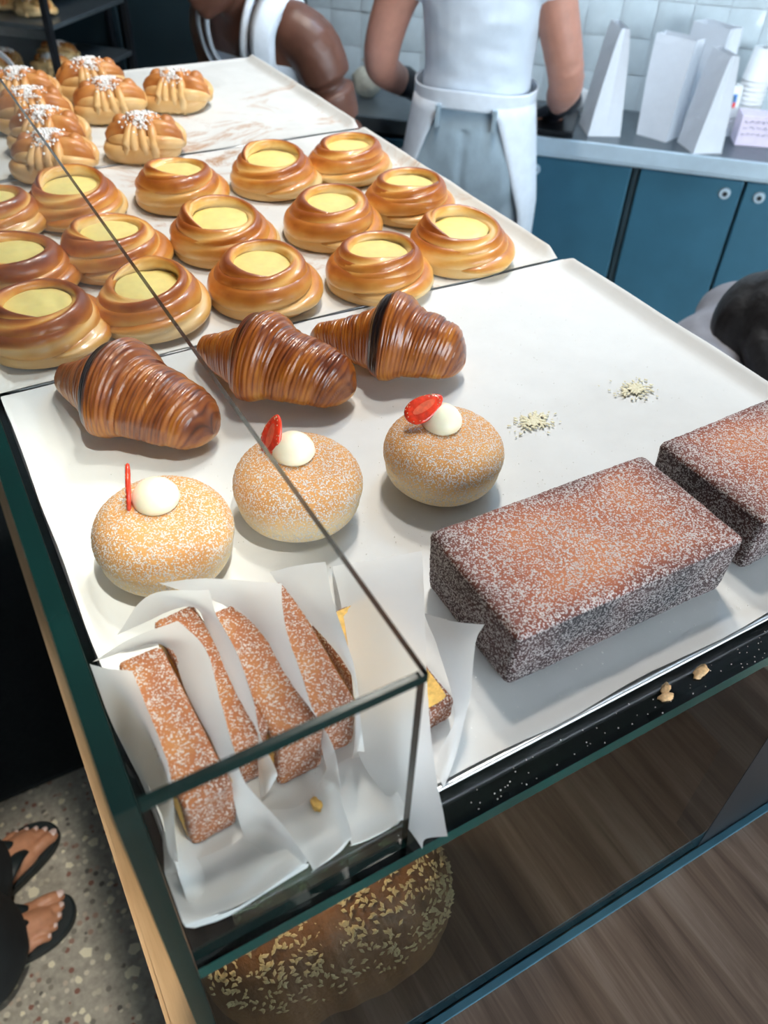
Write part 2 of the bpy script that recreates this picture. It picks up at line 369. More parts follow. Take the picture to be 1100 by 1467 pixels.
# back wall of hand-made tiles, in the frame of the back counter (x along the counter, y into the wall)
wall = struct('wall_back', boxm('wall_back', -3.2, 2.962, 0, 2.6, 3.06, 4.5), m_grout, rot=(0, 0, RB))
tiles = []
for k in range(5):
    V = []; a = .0505; n = 5
    for i in range(n):
        for j in range(n):
            x, z = (i / (n - 1) * 2 - 1) * a, (j / (n - 1) * 2 - 1) * a
            e = 1 if 0 < i < n - 1 and 0 < j < n - 1 else 0
            V.append((x + .0012 * nz((x * 40, z * 40, k)), -(.006 + .0016 * nz((x * 25, z * 25, k * 3.1))) * e - .002 * (1 - e), z + .0012 * nz((x * 40, z * 40, k + 9))))
    tiles.append(mesh('tile', V, [q for q in grid_faces(n, n)], True)); tiles[-1].materials.append(m_tile)
for i in range(22):
    for j in range(9):
        o = obj('tile', tiles[(i * 7 + j * 3) % 5], None, wall, (-1.42 + i * .104, 2.962, .95 + j * .104), (rnd.uniform(-.035, .035), rnd.uniform(-.006, .006), rnd.uniform(-.035, .035)))
# ------------------------------------------------------------------ display counter
dc = empty('display_counter', (.35, .8, 0), 0, 'glass display counter holding the pastry trays on its shelf', 'counter')
def part(name, me, mat, parent=dc, off=(.35, .8, 0)):
    o = obj(name, me, mat, parent); o.location = (-off[0], -off[1], -off[2]); return o
def glass_panel(name, b, mats, edge_axes, parent=dc, edge=None):
    """slab whose big faces are glass and whose edge faces are green"""
    me = boxm(name, *b); me.materials.append(mats); me.materials.append(edge or m_edge)
    for p in me.polygons:
        ax = max(range(3), key=lambda i: abs(p.normal[i])); p.material_index = 1 if ax in edge_axes else 0
    return part(name, me, None, parent)
ZB = T - .42
part('cabinet_body', boxm('cabinet_body', .0, -.55, 0, .770, 1.76, ZB - .04, .003), m_black)
part('worktop', boxm('worktop', -.0355, -.60, ZB - .04, .780, 1.78, ZB, .0), m_wood)
part('edge_strip', boxm('edge_strip', -.040, -.60, ZB - .042, -.0358, 1.78, ZB + .001), m_ash)
part('edge_lip', boxm('edge_lip', -.0358, -.60, ZB, -.0105, 1.78, ZB + .003), m_ash)
glass_panel('side_glass', (-.0098, .1676, ZB, 0, 1.76, T + .1545), m_glass, (1, 2))
glass_panel('top_glass', (.0004, .1677, T + .1482, .1268, 1.76, T + .1545), m_glass, (0, 1))
glass_panel('end_glass', (.0006, .1690, T - .0118, .1262, .1748, T + .1478), m_glass, (0, 2))
glass_panel('shelf_glass', (.0004, .1645, T - .0250, .662, 1.76, T - .0120), m_shelf, (0, 1), dc, m_edge_shelf)
glass_panel('lower_glass', (.0004, .1684, ZB, .518, .1745, T - .0252), m_lower, (2,))
part('service_panel', boxm('service_panel', .520, .1684, ZB, .760, .20, T - .0252), m_black)
part('back_panel', boxm('back_panel', .64, .201, ZB, .660, 1.74, T - .0252), m_black)
part('corner_bracket', boxm('corner_bracket', .0006, .1752, T - .034, .026, .205, T - .0222, .001), m_brack)
part('lit_glass_edge', boxm('lit_glass_edge', .0004, .1600, ZB, .760, .1680, ZB + .003, .001), m_lit_edge)  # strip painted in for the blue-lit bottom edge of the front glass
# seeded bread in the lower case
def seeded(name, loc, L, W, H, rz, label, seed, nseeds):
    r = random.Random(seed); t = empty(name, loc, rz, label, 'bread', 'seeded loaves in the lower case')
    V = []; B = []; nu, nv = 40, 28
    for i in range(nu):
        u = i / (nu - 1) * 2 - 1; s = max(0.02, (1 - abs(u) ** 3.2)) ** .5
        for j in range(nv):
            a = 2 * PI * j / nv; y = W / 2 * s * math.copysign(abs(math.cos(a)) ** .8, math.cos(a)); z = H / 2 * (1 + s * math.copysign(abs(math.sin(a)) ** .8, math.sin(a)) * (1 if math.sin(a) > 0 else 1))
            k = 1 + .05 * nz((u * 5, y * 30, z * 30 + seed)); V.append((u * L / 2, y * k, max(0, (z - H / 2) * k + H / 2))); B.append(.35 + .35 * (z / H) + .3 * nz((u * 9, y * 60, seed)))
    obj('crust', mesh('crust', V, grid_faces(nu, nv, True) + [tuple(range(nv))[::-1], tuple(range((nu - 1) * nv, nu * nv))], True, B), m_bread, t)
    sd = MB()
    for k in range(nseeds):
        u = r.uniform(-.93, .93); a = r.uniform(.15, PI - .15); s = (1 - abs(u) ** 3.2) ** .5
        p = Vector((u * L / 2, W / 2 * s * math.copysign(abs(math.cos(a)) ** .8, math.cos(a)) * 1.0, H / 2 * (1 + s * abs(math.sin(a)) ** .8)))
        th = r.uniform(0, 6.3); d = Vector((math.cos(th), math.sin(th) * abs(math.sin(a)), math.sin(th) * -math.cos(a) * .8)).normalized() * .0032
        nrm = Vector((0, math.cos(a), math.sin(a) + .2)).normalized(); sdv = d.cross(nrm).normalized() * .0016; c = p + nrm * .0004
        sd.add([c - d, c + sdv, c + d, c - sdv, c + nrm * .0011], [(0, 1, 4), (1, 2, 4), (2, 3, 4), (3, 0, 4)])
    o = obj('sesame_seeds', sd.mesh('sesame_seeds'), m_seed, t); o['kind'] = 'stuff'
seeded('seeded_loaf', (.118, .268, ZB + .0035), .235, .150, .200, -.12, 'big seeded brown loaf nearest the front glass of the lower case', 3, 1500)
seeded('seeded_loaf', (.075, .440, ZB + .0035), .130, .130, .205, .05, 'seeded brown loaf behind the nearest one in the lower case', 4, 500)
# ------------------------------------------------------------------ trays and parchment
def tray(x0, y0, x1, y1, label, z=T - .0118):
    V = []; F = []; rc = .022
    def ring(off, zz):
        out = []
        for cx, cy, a0 in ((x1, y1, 0), (x0, y1, PI / 2), (x0, y0, PI), (x1, y0, 3 * PI / 2)):
            for k in range(7):
                a = a0 + PI / 2 * k / 6; r = max(rc - off, .004)
                ccx = cx - rc if cx == x1 else cx + rc; ccy = cy - rc if cy == y1 else cy + rc
                out.append((ccx + r * math.cos(a), ccy + r * math.sin(a), zz))
        return out
    rings = [ring(.016, z), ring(.012, z), ring(.002, z + .009), ring(0, z + .0115), ring(.0015, z + .0125), ring(.004, z + .0115), ring(.013, z + .0035), ring(.017, z + .002)]
    n = 28
    for r in rings: V += r
    F = grid_faces(len(rings), n, True); F.append(tuple(range(n))[::-1]); F.append(tuple(range((len(rings) - 1) * n, len(rings) * n)))
    return tag(obj('baking_tray', mesh('baking_tray', V, F), m_tray), label, 'tray', 'baking trays on the glass shelf')
tray(.006, .1835, .668, .7065, 'aluminium baking tray nearest, under doughnuts, croissants and loaves')
tray(.004, .7125, .664, 1.2365, 'aluminium middle baking tray under the custard buns')
tray(.003, 1.2425, .668, 1.715, 'aluminium farthest baking tray under the sugared knot buns')
def sheet(x0, y0, x1, y1, label, mat, seed, amp=.0008, rim=.0115):
    nu, nv = 56, 46; V = []
    for i in range(nu):
        for j in range(nv):
            u, v = i / (nu - 1), j / (nv - 1); u = u - .13 * math.sin(2 * PI * u); v = v - .13 * math.sin(2 * PI * v); x, y = x0 + (x1 - x0) * u, y0 + (y1 - y0) * v
            e = min(x - x0, x1 - x, y - y0, y1 - y); lift = max(rim * min(1, max(0, 1 - (min(x - x0, x1 - x) - .002) / .014)) ** 1.3 * min(1, max(0, min(y - y0, y1 - y)) / .02 + .12), .0022 * max(0, 1 - e / .012))
            z = T - .0005 + lift + amp * (nz((x * 9, y * 9, seed)) + .5 * nz((x * 28, y * 28, seed + 4))) * (1 if e > .02 else .3)
            ex = .0025 * nz((y * 14, seed, 1)) * (1 if u in (0, 1) else 0); ey = .0025 * nz((x * 14, seed, 2)) * (1 if v in (0, 1) else 0)
            V.append((x + ex, y + ey, z))
    return tag(obj('parchment_sheet', mesh('parchment_sheet', V, grid_faces(nu, nv)), mat), label, 'parchment', 'parchment on the trays')
sheet(.0075, .1872, .6665, .7075, 'clean white parchment lining the nearest tray', m_parch, 1)
sheet(.0055, .7128, .6625, 1.2350, 'parchment lining the middle tray under the custard buns', m_parch_st, 7, .0012)
sheet(.0045, 1.2430, .6665, 1.7130, 'crumpled browned parchment lining the farthest tray', m_parch_st, 13, .0022)
# ------------------------------------------------------------------ custard buns
def make_bun(seed, dark=0.0):
    r = random.Random(seed); mb = MB()
    turns = 3.05 + r.uniform(-.25, .3); n = 190; nv = 22; V = []; B = []
    sx = r.uniform(.98, 1.06); tw = r.uniform(.45, .75); ph0 = r.uniform(0, 6); R1 = .0350 + r.uniform(-.0015, .001)
    for i in range(n):
        t = i / (n - 1); th = turns * 2 * PI * t
        flap = max(0, 1 - t / .24)                                   # the loose outer end lies flat
        Rr = R1 + (.0505 - R1) * (1 - t) ** 1.1; zc = .010 + .0275 * t ** .95 + .0025 * math.sin(th * .93 + ph0) * (.4 + t)
        taper = max(.08, min(1, (t / .05) ** .6) * min(1, ((1 - t) / .07) ** .6))
        wx = (.0096 - .0020 * t + .0065 * flap) * taper; wz = (.0122 + .0005 * t - .0022 * flap) * taper
        wob = 1 + .030 * math.sin(2 * th + ph0) + .035 * nz((th * .9, seed, 0))
        for j in range(nv):
            a = 2 * PI * j / nv; q = a - th * tw - ph0
            fur = 1 - .40 * max(0, math.cos(q)) ** 8 - .30 * max(0, math.cos(q + 2.3)) ** 11
            dx = math.cos(a) * wx * fur; dz = math.sin(a) * wz * fur
            rad = (Rr + dx - .20 * dz) * wob
            V.append((rad * math.cos(th) * sx, rad * math.sin(th), max(.0005, zc + dz)))
            crest = .5 + .5 * math.sin(a + .15); out = max(0, math.cos(a - .5)); f = min(1, (1 - fur) * 3.2)
            bk = .02 + .48 * crest ** 1.8 + .20 * t * crest + .22 * out * (.3 + t) * crest + .26 * nz((th * 1.1, a * .9, seed)) + .12 * nz((th * 4, a * 2, seed + 5)) + dark
            if math.cos(a) < -.35 and t > .7: bk -= .22
            B.append(max(0, bk * (1 - .75 * f) - .10 * flap))
    mb.add(V, grid_faces(n, nv, True) + [tuple(range(nv))[::-1], tuple(range((n - 1) * nv, n * nv))], B)
    V = []; B = []; na = 40
    prof = [(.053, .0006), (.0535, .005), (.050, .012), (.046, .020), (.039, .024), (.033, .0265), (.028, .027), (.002, .027)]
    for (pr, pz) in prof:
        for j in range(na):
            a = 2 * PI * j / na; V.append((pr * math.cos(a) * sx, pr * math.sin(a), pz)); B.append(.10)
    mb.add(V, grid_faces(len(prof), na, True), B)
    dough = mb.mesh('dough_swirl')
    cv = []; na = 36
    for k in range(8):
        f = 1 - k / 7.5
        for j in range(na):
            a = 2 * PI * j / na; q = .0300 * f * (1 + .05 * nz((math.cos(a) * 2, math.sin(a) * 2, seed))); cv.append((q * math.cos(a) * sx, q * math.sin(a), .0355 + .0035 * (1 - f * f) ** .7 + .0007 * nz((q * math.cos(a) * 90, q * math.sin(a) * 90, seed))))
    return dough, mesh('custard', cv, grid_faces(8, na, True) + [tuple(range(7 * na, 8 * na))])
variants = [make_bun(s) for s in (11, 12, 13, 14, 15)] + [make_bun(16, .16), make_bun(17, .10)]
for d, c in variants: d.materials.append(m_bun); c.materials.append(m_custard)
ORD = ['leftmost, cut by the frame edge', 'second from the left', 'third from the left', 'second from the right', 'at the right end']
bunpos = [
 ('front row', [(.0670, .7866), (.1775, .7842), (.3004, .7733), (.4304, .7438), (.5534, .7604)]),
 ('middle row', [(.0680, .9227), (.176, .9303), (.3041, .914), (.4433, .8964), (.5673, .9136)]),
 ('back row', [(.0700, 1.0841), (.1707, 1.0879), (.307, 1.0798), (.4402, 1.0721), (.559, 1.0719)])]
rb = random.Random(2)
for ri, (row, ps) in enumerate(bunpos):
    for k, (x, y) in enumerate(ps):
        d, c = variants[(ri * 2 + k * 3) % 5] if k else variants[5 if ri < 2 else 6]
        s = rb.uniform(.99, 1.04); y += .010 if ri == 0 else .003
        t = empty('custard_bun', (x, y, T + .0008), rb.uniform(3.3, 4.7), 'swirled custard bun in the %s of the middle tray, %s' % (row, ORD[k] if k else 'cut by the frame edge') if not (ri == 0 and k == 0) else 'darkest swirled custard bun, leftmost in the front row under the glass', 'bun', 'custard buns on the middle tray', (s * 1.08, s * 1.08, s))
        obj('dough_swirl', d, None, t); obj('custard', c, None, t)
# ------------------------------------------------------------------ sugared knot buns
def make_knot(seed):
    r = random.Random(seed); mb = MB(); a = .050
    K = 6
    for k in range(K):                                   # the skein of strips along the bun
        al = math.radians(-14 + 208 * k / (K - 1)); pts = []; rad = []; bks = []
        tilt = r.uniform(-.12, .12)
        for i in range(25):
            u = i / 24 * 2 - 1; s = (1 - abs(u) ** 3.6) ** .5 if abs(u) < 1 else 0
            w_ = (.034, .0195); aa = al + tilt * u
            pts.append((u * a + .003 * math.sin(k * 2.1), math.cos(aa) * w_[0] * s * (1 + .08 * math.sin(k * 1.7 + u * 2)), .014 + math.sin(aa) * w_[1] * s * (1 - .22 * math.exp(-(u / .28) ** 2))))
            rad.append((.0098 + .0016 * math.sin(k * 2.7)) * (.35 + .65 * s)); bk = .10 + .30 * max(0, math.sin(al)) ** 1.6 * (.5 + abs(u)) + .25 * nz((u * 3, k, seed)) + .10 * (k % 2); bks += [max(0, bk + .22 * math.sin(2 * PI * j / 10 + .6)) for j in range(10)]
        mb.tube(pts, rad, 10, bks)
    ball(mb, (0, 0, .013), (.045, .031, .020), 20, 12, .05)
    bodym = mb.mesh('dough_skein')
    for v in bodym.vertices: v.co.z = max(0, v.co.z)
    wr = MB()
    for k, x0 in enumerate((-.014, -.0045, .0055, .015)):   # strips wrapped over the middle
        pts = []; rad = []; bks = []
        for i in range(26):
            al = math.radians(-28 + 236 * i / 25); e = .0045 * math.sin(al * 1.5 + k)
            pts.append((x0 + e, math.cos(al) * .0395, max(.004, .013 + math.sin(al) * .0245))); rad.append(.0062)
            bks += [max(0, .12 + .42 * max(0, math.sin(al)) ** 1.5 + .16 * nz((al, k, seed)) + .15 * math.sin(2 * PI * j / 10)) for j in range(10)]
        wr.tube(pts, rad, 10, bks)
    kb = MB()
    for sx_ in (-1, 1):                                   # the curled ends on top
        pts = [(sx_ * (.018 + .011 * math.cos(q)), -.004 + .010 * math.sin(q), .0335 + .0016 * q) for q in [j * .45 for j in range(11)]]
        kb.tube(pts, [.0055 + .0035 * math.sin(PI * j / 10) for j in range(11)], 10, .62 + .2 * r.random())
        ball(kb, (sx_ * .031, r.uniform(-.006, .006), .032), (.0125, .0145, .0125), 14, 10, .66 + .2 * r.random())
    sg = MB()
    for k in range(520):
        x, y = r.gauss(-.002, .0085), r.gauss(0, .012); z = .0425 - 9 * y * y - 3 * x * x + r.uniform(0, .0045); s = r.uniform(.0009, .0024)
        ball(sg, (x, y, z), (s, s * .9, s * .8), 5, 3)
    return bodym, wr.mesh('wrap_strip'), kb.mesh('curled_end'), sg.mesh('pearl_sugar')
kv = [make_knot(s) for s in (1, 2, 3)]
for b in kv:
    for q, m in zip(b, (m_knot, m_knot, m_knot, m_pearl)): q.materials.append(m)
knots = [(.322, 1.585, .25, 'farthest sugared knot bun, touching the one in front of it'), (.3195, 1.458, .1, 'sugared knot bun just in front of the farthest one'),
         (.436, 1.467, -.25, 'sugared knot bun nearest the right edge of the far tray, set apart'), (.318, 1.262, -.12, 'sugared knot bun alone just behind the custard buns'),
         (.205, 1.566, -.2, 'farthest bun of the left column of sugared knot buns'), (.198, 1.452, .1, 'second farthest bun of the left column of sugared knot buns'),
         (.197, 1.342, -.3, 'second nearest bun of the left column of sugared knot buns'), (.181, 1.238, -.15, 'nearest bun of the left column of sugared knot buns')]
for k, (x, y, rz, lab) in enumerate(knots):
    t = empty('knot_bun', (x, y, T + .0006), rz - .35, lab, 'bun', 'knot buns on the farthest tray', (1.06, 1.06, 1.27))
    b = kv[k % 3]
    for nm, q in zip(('dough_skein', 'wrap_strip', 'curled_end', 'pearl_sugar'), b):
        o = obj(nm, q, None, t)
        if nm == 'pearl_sugar': o['kind'] = 'stuff'
# ------------------------------------------------------------------ croissants
def make_croissant(seed, L, W, H, bend, u0, burnt):
    nu, nv = 460, 90; V = []; B = []
    edges = [u0 + .13, u0 + .25, u0 + .36, u0 + .46] + [u0 - .17, u0 - .27]
    for i in range(nu):
        u = i / (nu - 1)
        for j in range(nv):
            a = 2 * PI * j / nv; ca, sa = math.cos(a), math.sin(a)
            slant = .045 * (sa - .2) * (-1 if u > u0 else 1) * min(1, abs(u - u0) * 5)
            us = min(1, max(0, u + slant + .008 * nz((a * 1.3, u * 5, seed))))
            d = us - u0
            env = 1 - .40 * (d / (1 - u0)) ** 1.5 if d > 0 else 1 - .78 * (abs(d) / u0) ** .85
            endc = min(1, u / .06) ** .5 * max(0, 1 - max(0, (u - .90) / .1) ** 2.2) ** .5
            step = 0
            for e in edges:
                de = (us - e) * (1 if e > u0 else -1)
                if de >= 0: step -= .055 * math.exp(-de / .05)
            cen = (.15 + .06 * max(0, sa) ** 3) / (1 + math.exp(-(d + .075) / .006)) / (1 + math.exp((d - .085) / .012))   # outermost wrap
            w1 = 1.8 * nz((a * .9, us * 8, seed)); w2 = 3.2 * nz((a * 1.1, us * 12, seed + 3))
            li = abs(math.sin(us * 118 + w1)); l2 = math.sin(us * 330 + w2)
            lam = (.016 * (li ** .6 - .7) + .006 * l2) * (.45 + .55 * max(0, min(1, sa + .5)))
            rad = (env * (1 + step) + cen * env + lam) * endc * (1 + .03 * nz((u * 9, a, seed + 7)))
            y = ca * W * rad * .93; z = sa * (H if sa > 0 else H * .45) * rad
            base = H * .34 * min(1, env + .12)
            V.append(((u - .5) * L, y + bend * (1 - (2 * u - 1) ** 2) - bend * .5, max(.0004, base + z * .66)))
            crease = (1 - li) ** 3
            bk = .30 + .13 * sa - .20 * max(0, .15 - sa) + .20 * crease + .05 * l2 + .26 * nz((us * 14, a * .8, seed)) + .14 * nz((us * 40, a * 2.2, seed + 2)) + (.08 if d > 0 else 0)
            if burnt and sa > -.3:
                bk += burnt * math.exp(-((us - (u0 - .040)) / .036) ** 4) * min(1, (sa + .3) * 2.2)
            B.append(min(1, max(0, bk)))
    return mesh('crust', V, grid_faces(nu, nv, True) + [tuple(range(nv))[::-1], tuple(range((nu - 1) * nv, nu * nv))], True, B)
def croissant(seed, p0, p1, W, H, bend, u0, burnt, label):
    dx, dy = p1[0] - p0[0], p1[1] - p0[1]; L = math.hypot(dx, dy)
    me = make_croissant(seed, L, W, H, bend, u0, burnt)
    return tag(obj('croissant', me, m_cro, None, ((p0[0] + p1[0]) / 2, (p0[1] + p1[1]) / 2, T + .0006), (0, 0, math.atan2(dy, dx))), label, 'croissant', 'croissants on the nearest tray')
croissant(1, (.0560, .7000), (.1500, .5410), .044, .073, -.010, .51, .85, 'dark croissant under the glass with a blackened band, leftmost of the three')
croissant(2, (.1870, .6900), (.2830, .5420), .042, .071, -.016, .50, .18, 'glossy croissant without a blackened band, crossed by the glass edge')
croissant(3, (.2980, .6620), (.4040, .5370), .041, .072, -.014, .57, .85, 'glossy croissant with a blackened crest, rightmost of the three')
# ------------------------------------------------------------------ doughnuts
def doughnut(x, y, s, rz, seed, straw, label):
    t = empty('doughnut', (x, y, T + .0004), rz, label, 'doughnut', 'sugared doughnuts on the nearest tray', (s, s, s))
    nu, nv = 90, 150; V = []; B = []
    for i in range(nu):
        ph = PI * i / (nu - 1) - PI / 2
        for j in range(nv):
            th = 2 * PI * j / nv; c, q = math.cos(ph), math.sin(ph)
            rr = .0505 * c ** .56 * (1 + .02 * nz((math.cos(th) * 1.3, math.sin(th) * 1.3, seed)))
            z = .0275 + (.0290 if q > 0 else .0275) * math.copysign(abs(q) ** .92, q)
            if q > 0: z -= .004 * math.exp(-(rr / .016) ** 2)
            g = .00045 * (nz((rr * math.cos(th) * 700, rr * math.sin(th) * 700, z * 700)) )
            waist = 1 - .035 * math.exp(-((z - .022) / .006) ** 2)
            rr *= waist
            if z < .003: z = .0004 + .5 * max(0, z)
            V.append(((rr + g) * math.cos(th), (rr + g) * math.sin(th), z + g))
            B.append(max(0, min(1, (z - .022) / .020)) * .60 + .12 * nz((rr * math.cos(th) * 30, rr * math.sin(th) * 30, seed)))
    F = grid_faces(nu, nv, True)
    obj('dough', mesh('dough', V, F, True, B), m_donut, t)
    prof = [(.0095, -.002), (.0150, .0005), (.0168, .004), (.0160, .0085), (.0132, .013), (.0092, .0165), (.0048, .0188), (.0012, .0196)]; V = []; na = 32
    for pr, pz in prof:
        for j in range(na): a = 2 * PI * j / na; V.append((pr * math.cos(a), pr * math.sin(a), pz))
    obj('cream_dollop', mesh('cream_dollop', V, grid_faces(len(prof), na, True) + [tuple(range(7 * na, 8 * na))]), m_cream, t, (.001, .008, .0525))
    V = []; na = 26
    sec = [(.2, .0016), (.75, .0019), (.95, .0012), (1.0, 0), (.95, -.0012), (.75, -.0019), (.2, -.0016)]
    for f, zz in sec:
        for j in range(na):
            a = 2 * PI * j / na; V.append((.0175 * f * math.cos(a), .0105 * f * math.sin(a) * (1 - .28 * math.cos(a)), zz))
    sb = obj('strawberry_slice', mesh('strawberry_slice', V, grid_faces(7, na, True) + [tuple(range(na))[::-1], tuple(range(6 * na, 7 * na))]), m_straw, t, straw[0])
    ax, nm = Vector(straw[1]).normalized(), Vector(straw[2]).normalized(); ay = nm.cross(ax).normalized(); ax = ay.cross(nm)
    sb.rotation_euler = Matrix((ax, ay, nm)).transposed().to_euler()
    V = []
    for f in (1.0, .3):
        for j in range(16):
            a = 2 * PI * j / 16; V.append((.0105 * f * math.cos(a), .0036 * f * math.sin(a), .0002 * (1 - f)))
    obj('strawberry_core', mesh('strawberry_core', V, grid_faces(2, 16, True) + [tuple(range(16, 32))]), m_strawc, sb, (0, 0, .0019))
    sd = MB(); r = random.Random(seed)
    for k in range(26):
        a = r.uniform(0, 6.28); f = r.uniform(.72, .95); ball(sd, (.0175 * f * math.cos(a), .0105 * f * math.sin(a) * (1 - .28 * math.cos(a)), .0017), (.0006, .0004, .0003), 6, 4)
    o = obj('strawberry_seeds', sd.mesh('strawberry_seeds'), m_seed, sb); o['kind'] = 'stuff'
RT, UP, TC = Vector((.87, -.49, .03)), Vector((.31, .60, .73)), Vector((-.48, -.65, .59))      # leaning directions of the slices
doughnut(.0775, .4345, 1.0, 0, 3, ((-.0145, .0175, .0650), RT * .45 + UP * .9, TC * .30 - RT * .95), 'sugared doughnut under the glass with cream and an upright strawberry slice')
doughnut(.1853, .4395, 1.0, 0, 5, ((-.0110, .0185, .0680), RT * .60 + UP * .75, TC * .75 - RT * .65), 'sugared doughnut with cream and strawberry, crossed by the glass edge')
doughnut(.3073, .4215, .985, 0, 8, ((-.0125, .0150, .0700), RT * .80 + UP * .55, TC * 1.0 + UP * .35), 'sugared doughnut with cream and strawberry, rightmost, clear of the glass')
# ------------------------------------------------------------------ sugared loaves and slices
def round_brick(top, bot, H, rr, res, seed, amp, bake_fn, name):
    """rounded tapered brick; top / bot = half sizes"""
    nx, ny, nz_ = [max(3, int(v / res)) for v in (2 * top[0], 2 * top[1], H)]
    bm = bmesh.new(); bmesh.ops.create_cube(bm, size=2)
    me = bpy.data.meshes.new(name)
    bm.free(); V = []; F = []; idx = {}
    def vert(p):
        k = tuple(round(c, 6) for c in p)
        if k not in idx: idx[k] = len(V); V.append(p)
        return idx[k]
    def face(o, du, dv, nu, nv):
        for i in range(nu):
            for j in range(nv):
                q = []
                for a, b in ((i, j), (i + 1, j), (i + 1, j + 1), (i, j + 1)):
                    q.append(vert(tuple(o[c] + du[c] * a / nu + dv[c] * b / nv for c in range(3))))
                F.append(q)
    face((-1, -1, 1), (2, 0, 0), (0, 2, 0), nx, ny); face((-1, 1, -1), (2, 0, 0), (0, -2, 0), nx, ny)
    face((-1, -1, -1), (2, 0, 0), (0, 0, 2), nx, nz_); face((1, 1, -1), (-2, 0, 0), (0, 0, 2), nx, nz_)
    face((1, -1, -1), (0, 2, 0), (0, 0, 2), ny, nz_); face((-1, 1, -1), (0, -2, 0), (0, 0, 2), ny, nz_)
    out = []; B = []
    for x, y, z in V:
        f = (z + 1) / 2; hx = bot[0] + (top[0] - bot[0]) * f; hy = bot[1] + (top[1] - bot[1]) * f
        p = np.array((x * hx, y * hy, z * H / 2)); inner = np.array((hx - rr, hy - rr, H / 2 - rr)); c = np.clip(p, -inner, inner); d = p - c; l = np.linalg.norm(d)
        if l > 1e-9: p = c + d / l * min(l, rr) if np.count_nonzero(np.abs(d) > 1e-9) > 1 else p
        g = amp * (nz((p[0] * 420 + seed, p[1] * 420, p[2] * 420)) + nz((p[0] * 900, p[1] * 900 + seed, p[2] * 900))) + amp * 1.5 * nz((p[0] * 40 + seed, p[1] * 40, p[2] * 40))
        nrm = np.array((x ** 5, y ** 5, z ** 5)); nrm = nrm / (np.linalg.norm(nrm) + 1e-9)
        p = p + nrm * g; B.append(bake_fn(x, y, z, p)); out.append((p[0], p[1], max(.0002, p[2] + H / 2)))
    return mesh(name, out, F, True, B)
def loaf_bake_shade(x, y, z, p):
    if z > .9:
        e = max(abs(x), abs(y) * .96); return .10 + .55 * max(0, (e - .45) / .55) ** 1.4 + .22 * nz((p[0] * 16, p[1] * 16, 3))
    side = .78 + .15 * nz((p[0] * 25, p[1] * 25, p[2] * 25))
    return side + (.12 if y < -.9 else 0)  # near face darkened further, its shade painted into the crust tone
LX, LY, LH = .098, .0535, .0545
loaf_me = round_brick((LX, LY), (LX - .0020, LY - .0025), LH, .006, .0019, 2, .00045, loaf_bake_shade, 'sugared_loaf')
tag(obj('sugared_loaf', loaf_me, m_loaf, None, (.3300, .2735, T + .0003), (0, 0, -.012)), 'large sugar-dusted brown loaf in full view on the nearest tray', 'cake', 'sugared loaves')
loaf2 = round_brick((LX, LY), (LX - .0020, LY - .0025), LH, .006, .0022, 7, .00045, loaf_bake_shade, 'sugared_loaf')
tag(obj('sugared_loaf', loaf2, m_loaf, None, (.5480, .2800, T + .0003), (0, 0, .03)), 'sugar-dusted reddish loaf cut off by the right edge of the frame', 'cake', 'sugared loaves')
def slice_bake(x, y, z, p):
    if z > .9: return .32 + .22 * nz((p[0] * 60, p[1] * 28, 3)) + .12 * abs(y)
    if y < -.9: return .45 + .2 * nz((p[0] * 50, p[2] * 50, 5))
    return .3
def slice_(x, y, rz, seed, label, w=.0135, l=.053, h=.050):
    t = empty('cake_slice', (x, y, T + .0008), rz, label, 'cake', 'sugared cake slices in paper')
    me = round_brick((w, l), (w, l - .004), h, .0035, .0016, seed, .00042, slice_bake, 'sugared_crust'); me.materials.append(m_slice); 
    obj('sugared_crust', me, None, t)
    for sx_ in (-1, 1):                                        # the two cut faces, bare crumb, slightly proud
        V = []; nu, nv = 16, 30
        for i in range(nu):
            for j in range(nv):
                u, v = i / (nu - 1) * 2 - 1, j / (nv - 1) * 2 - 1
                V.append((sx_ * (w + .0004 + .0005 * (nz((u * 9, v * 16, seed)) + .6)), v * (l - .0045 - .002 * (1 - u)), h / 2 + u * (h / 2 - .0042)))
        obj('cut_face', mesh('cut_face', V, grid_faces(nu, nv)), m_crumb, t)
slice_(.0310, .2690, .040, 21, 'sugared cake slice nearest the side glass, leftmost of the paper-wrapped slices')
slice_(.0600, .2900, .075, 22, 'narrow-looking sugared cake slice between two papers, second from the side glass')
slice_(.0880, .2790, .030, 23, 'sugared golden cake slice third from the side glass, crumb fallen before it', .0142)
slice_(.1140, .2840, -.020, 24, 'sugared cake slice fourth from the side glass, beside the broad pale paper', .0138)
# the slice lying on its side under the broad paper
t = empty('cake_slice', (.1640, .2700, T + .001), .05, 'yellow cake slice lying cut side up, mostly under the broad paper', 'cake', 'sugared cake slices in paper')
me = round_brick((.0235, .0500), (.0235, .0500), .021, .0040, .0017, 31, .0004, lambda x, y, z, p: .62 + .2 * nz((p[0] * 50, p[1] * 50, p[2] * 50)), 'sugared_crust')
obj('sugared_crust', me, m_slice, t)
V = []; nu, nv = 22, 40
for i in range(nu):
    for j in range(nv):
        u, v = i / (nu - 1) * 2 - 1, j / (nv - 1) * 2 - 1
        rx = .0208 * (1 - .06 * abs(v) ** 8); V.append((u * rx, v * .0470 * (1 - .04 * abs(u) ** 8), .0216 + .0004 * nz((u * 12, v * 20, 2))))
obj('cut_face', mesh('cut_face', V, grid_faces(nu, nv)), m_crumb, t)
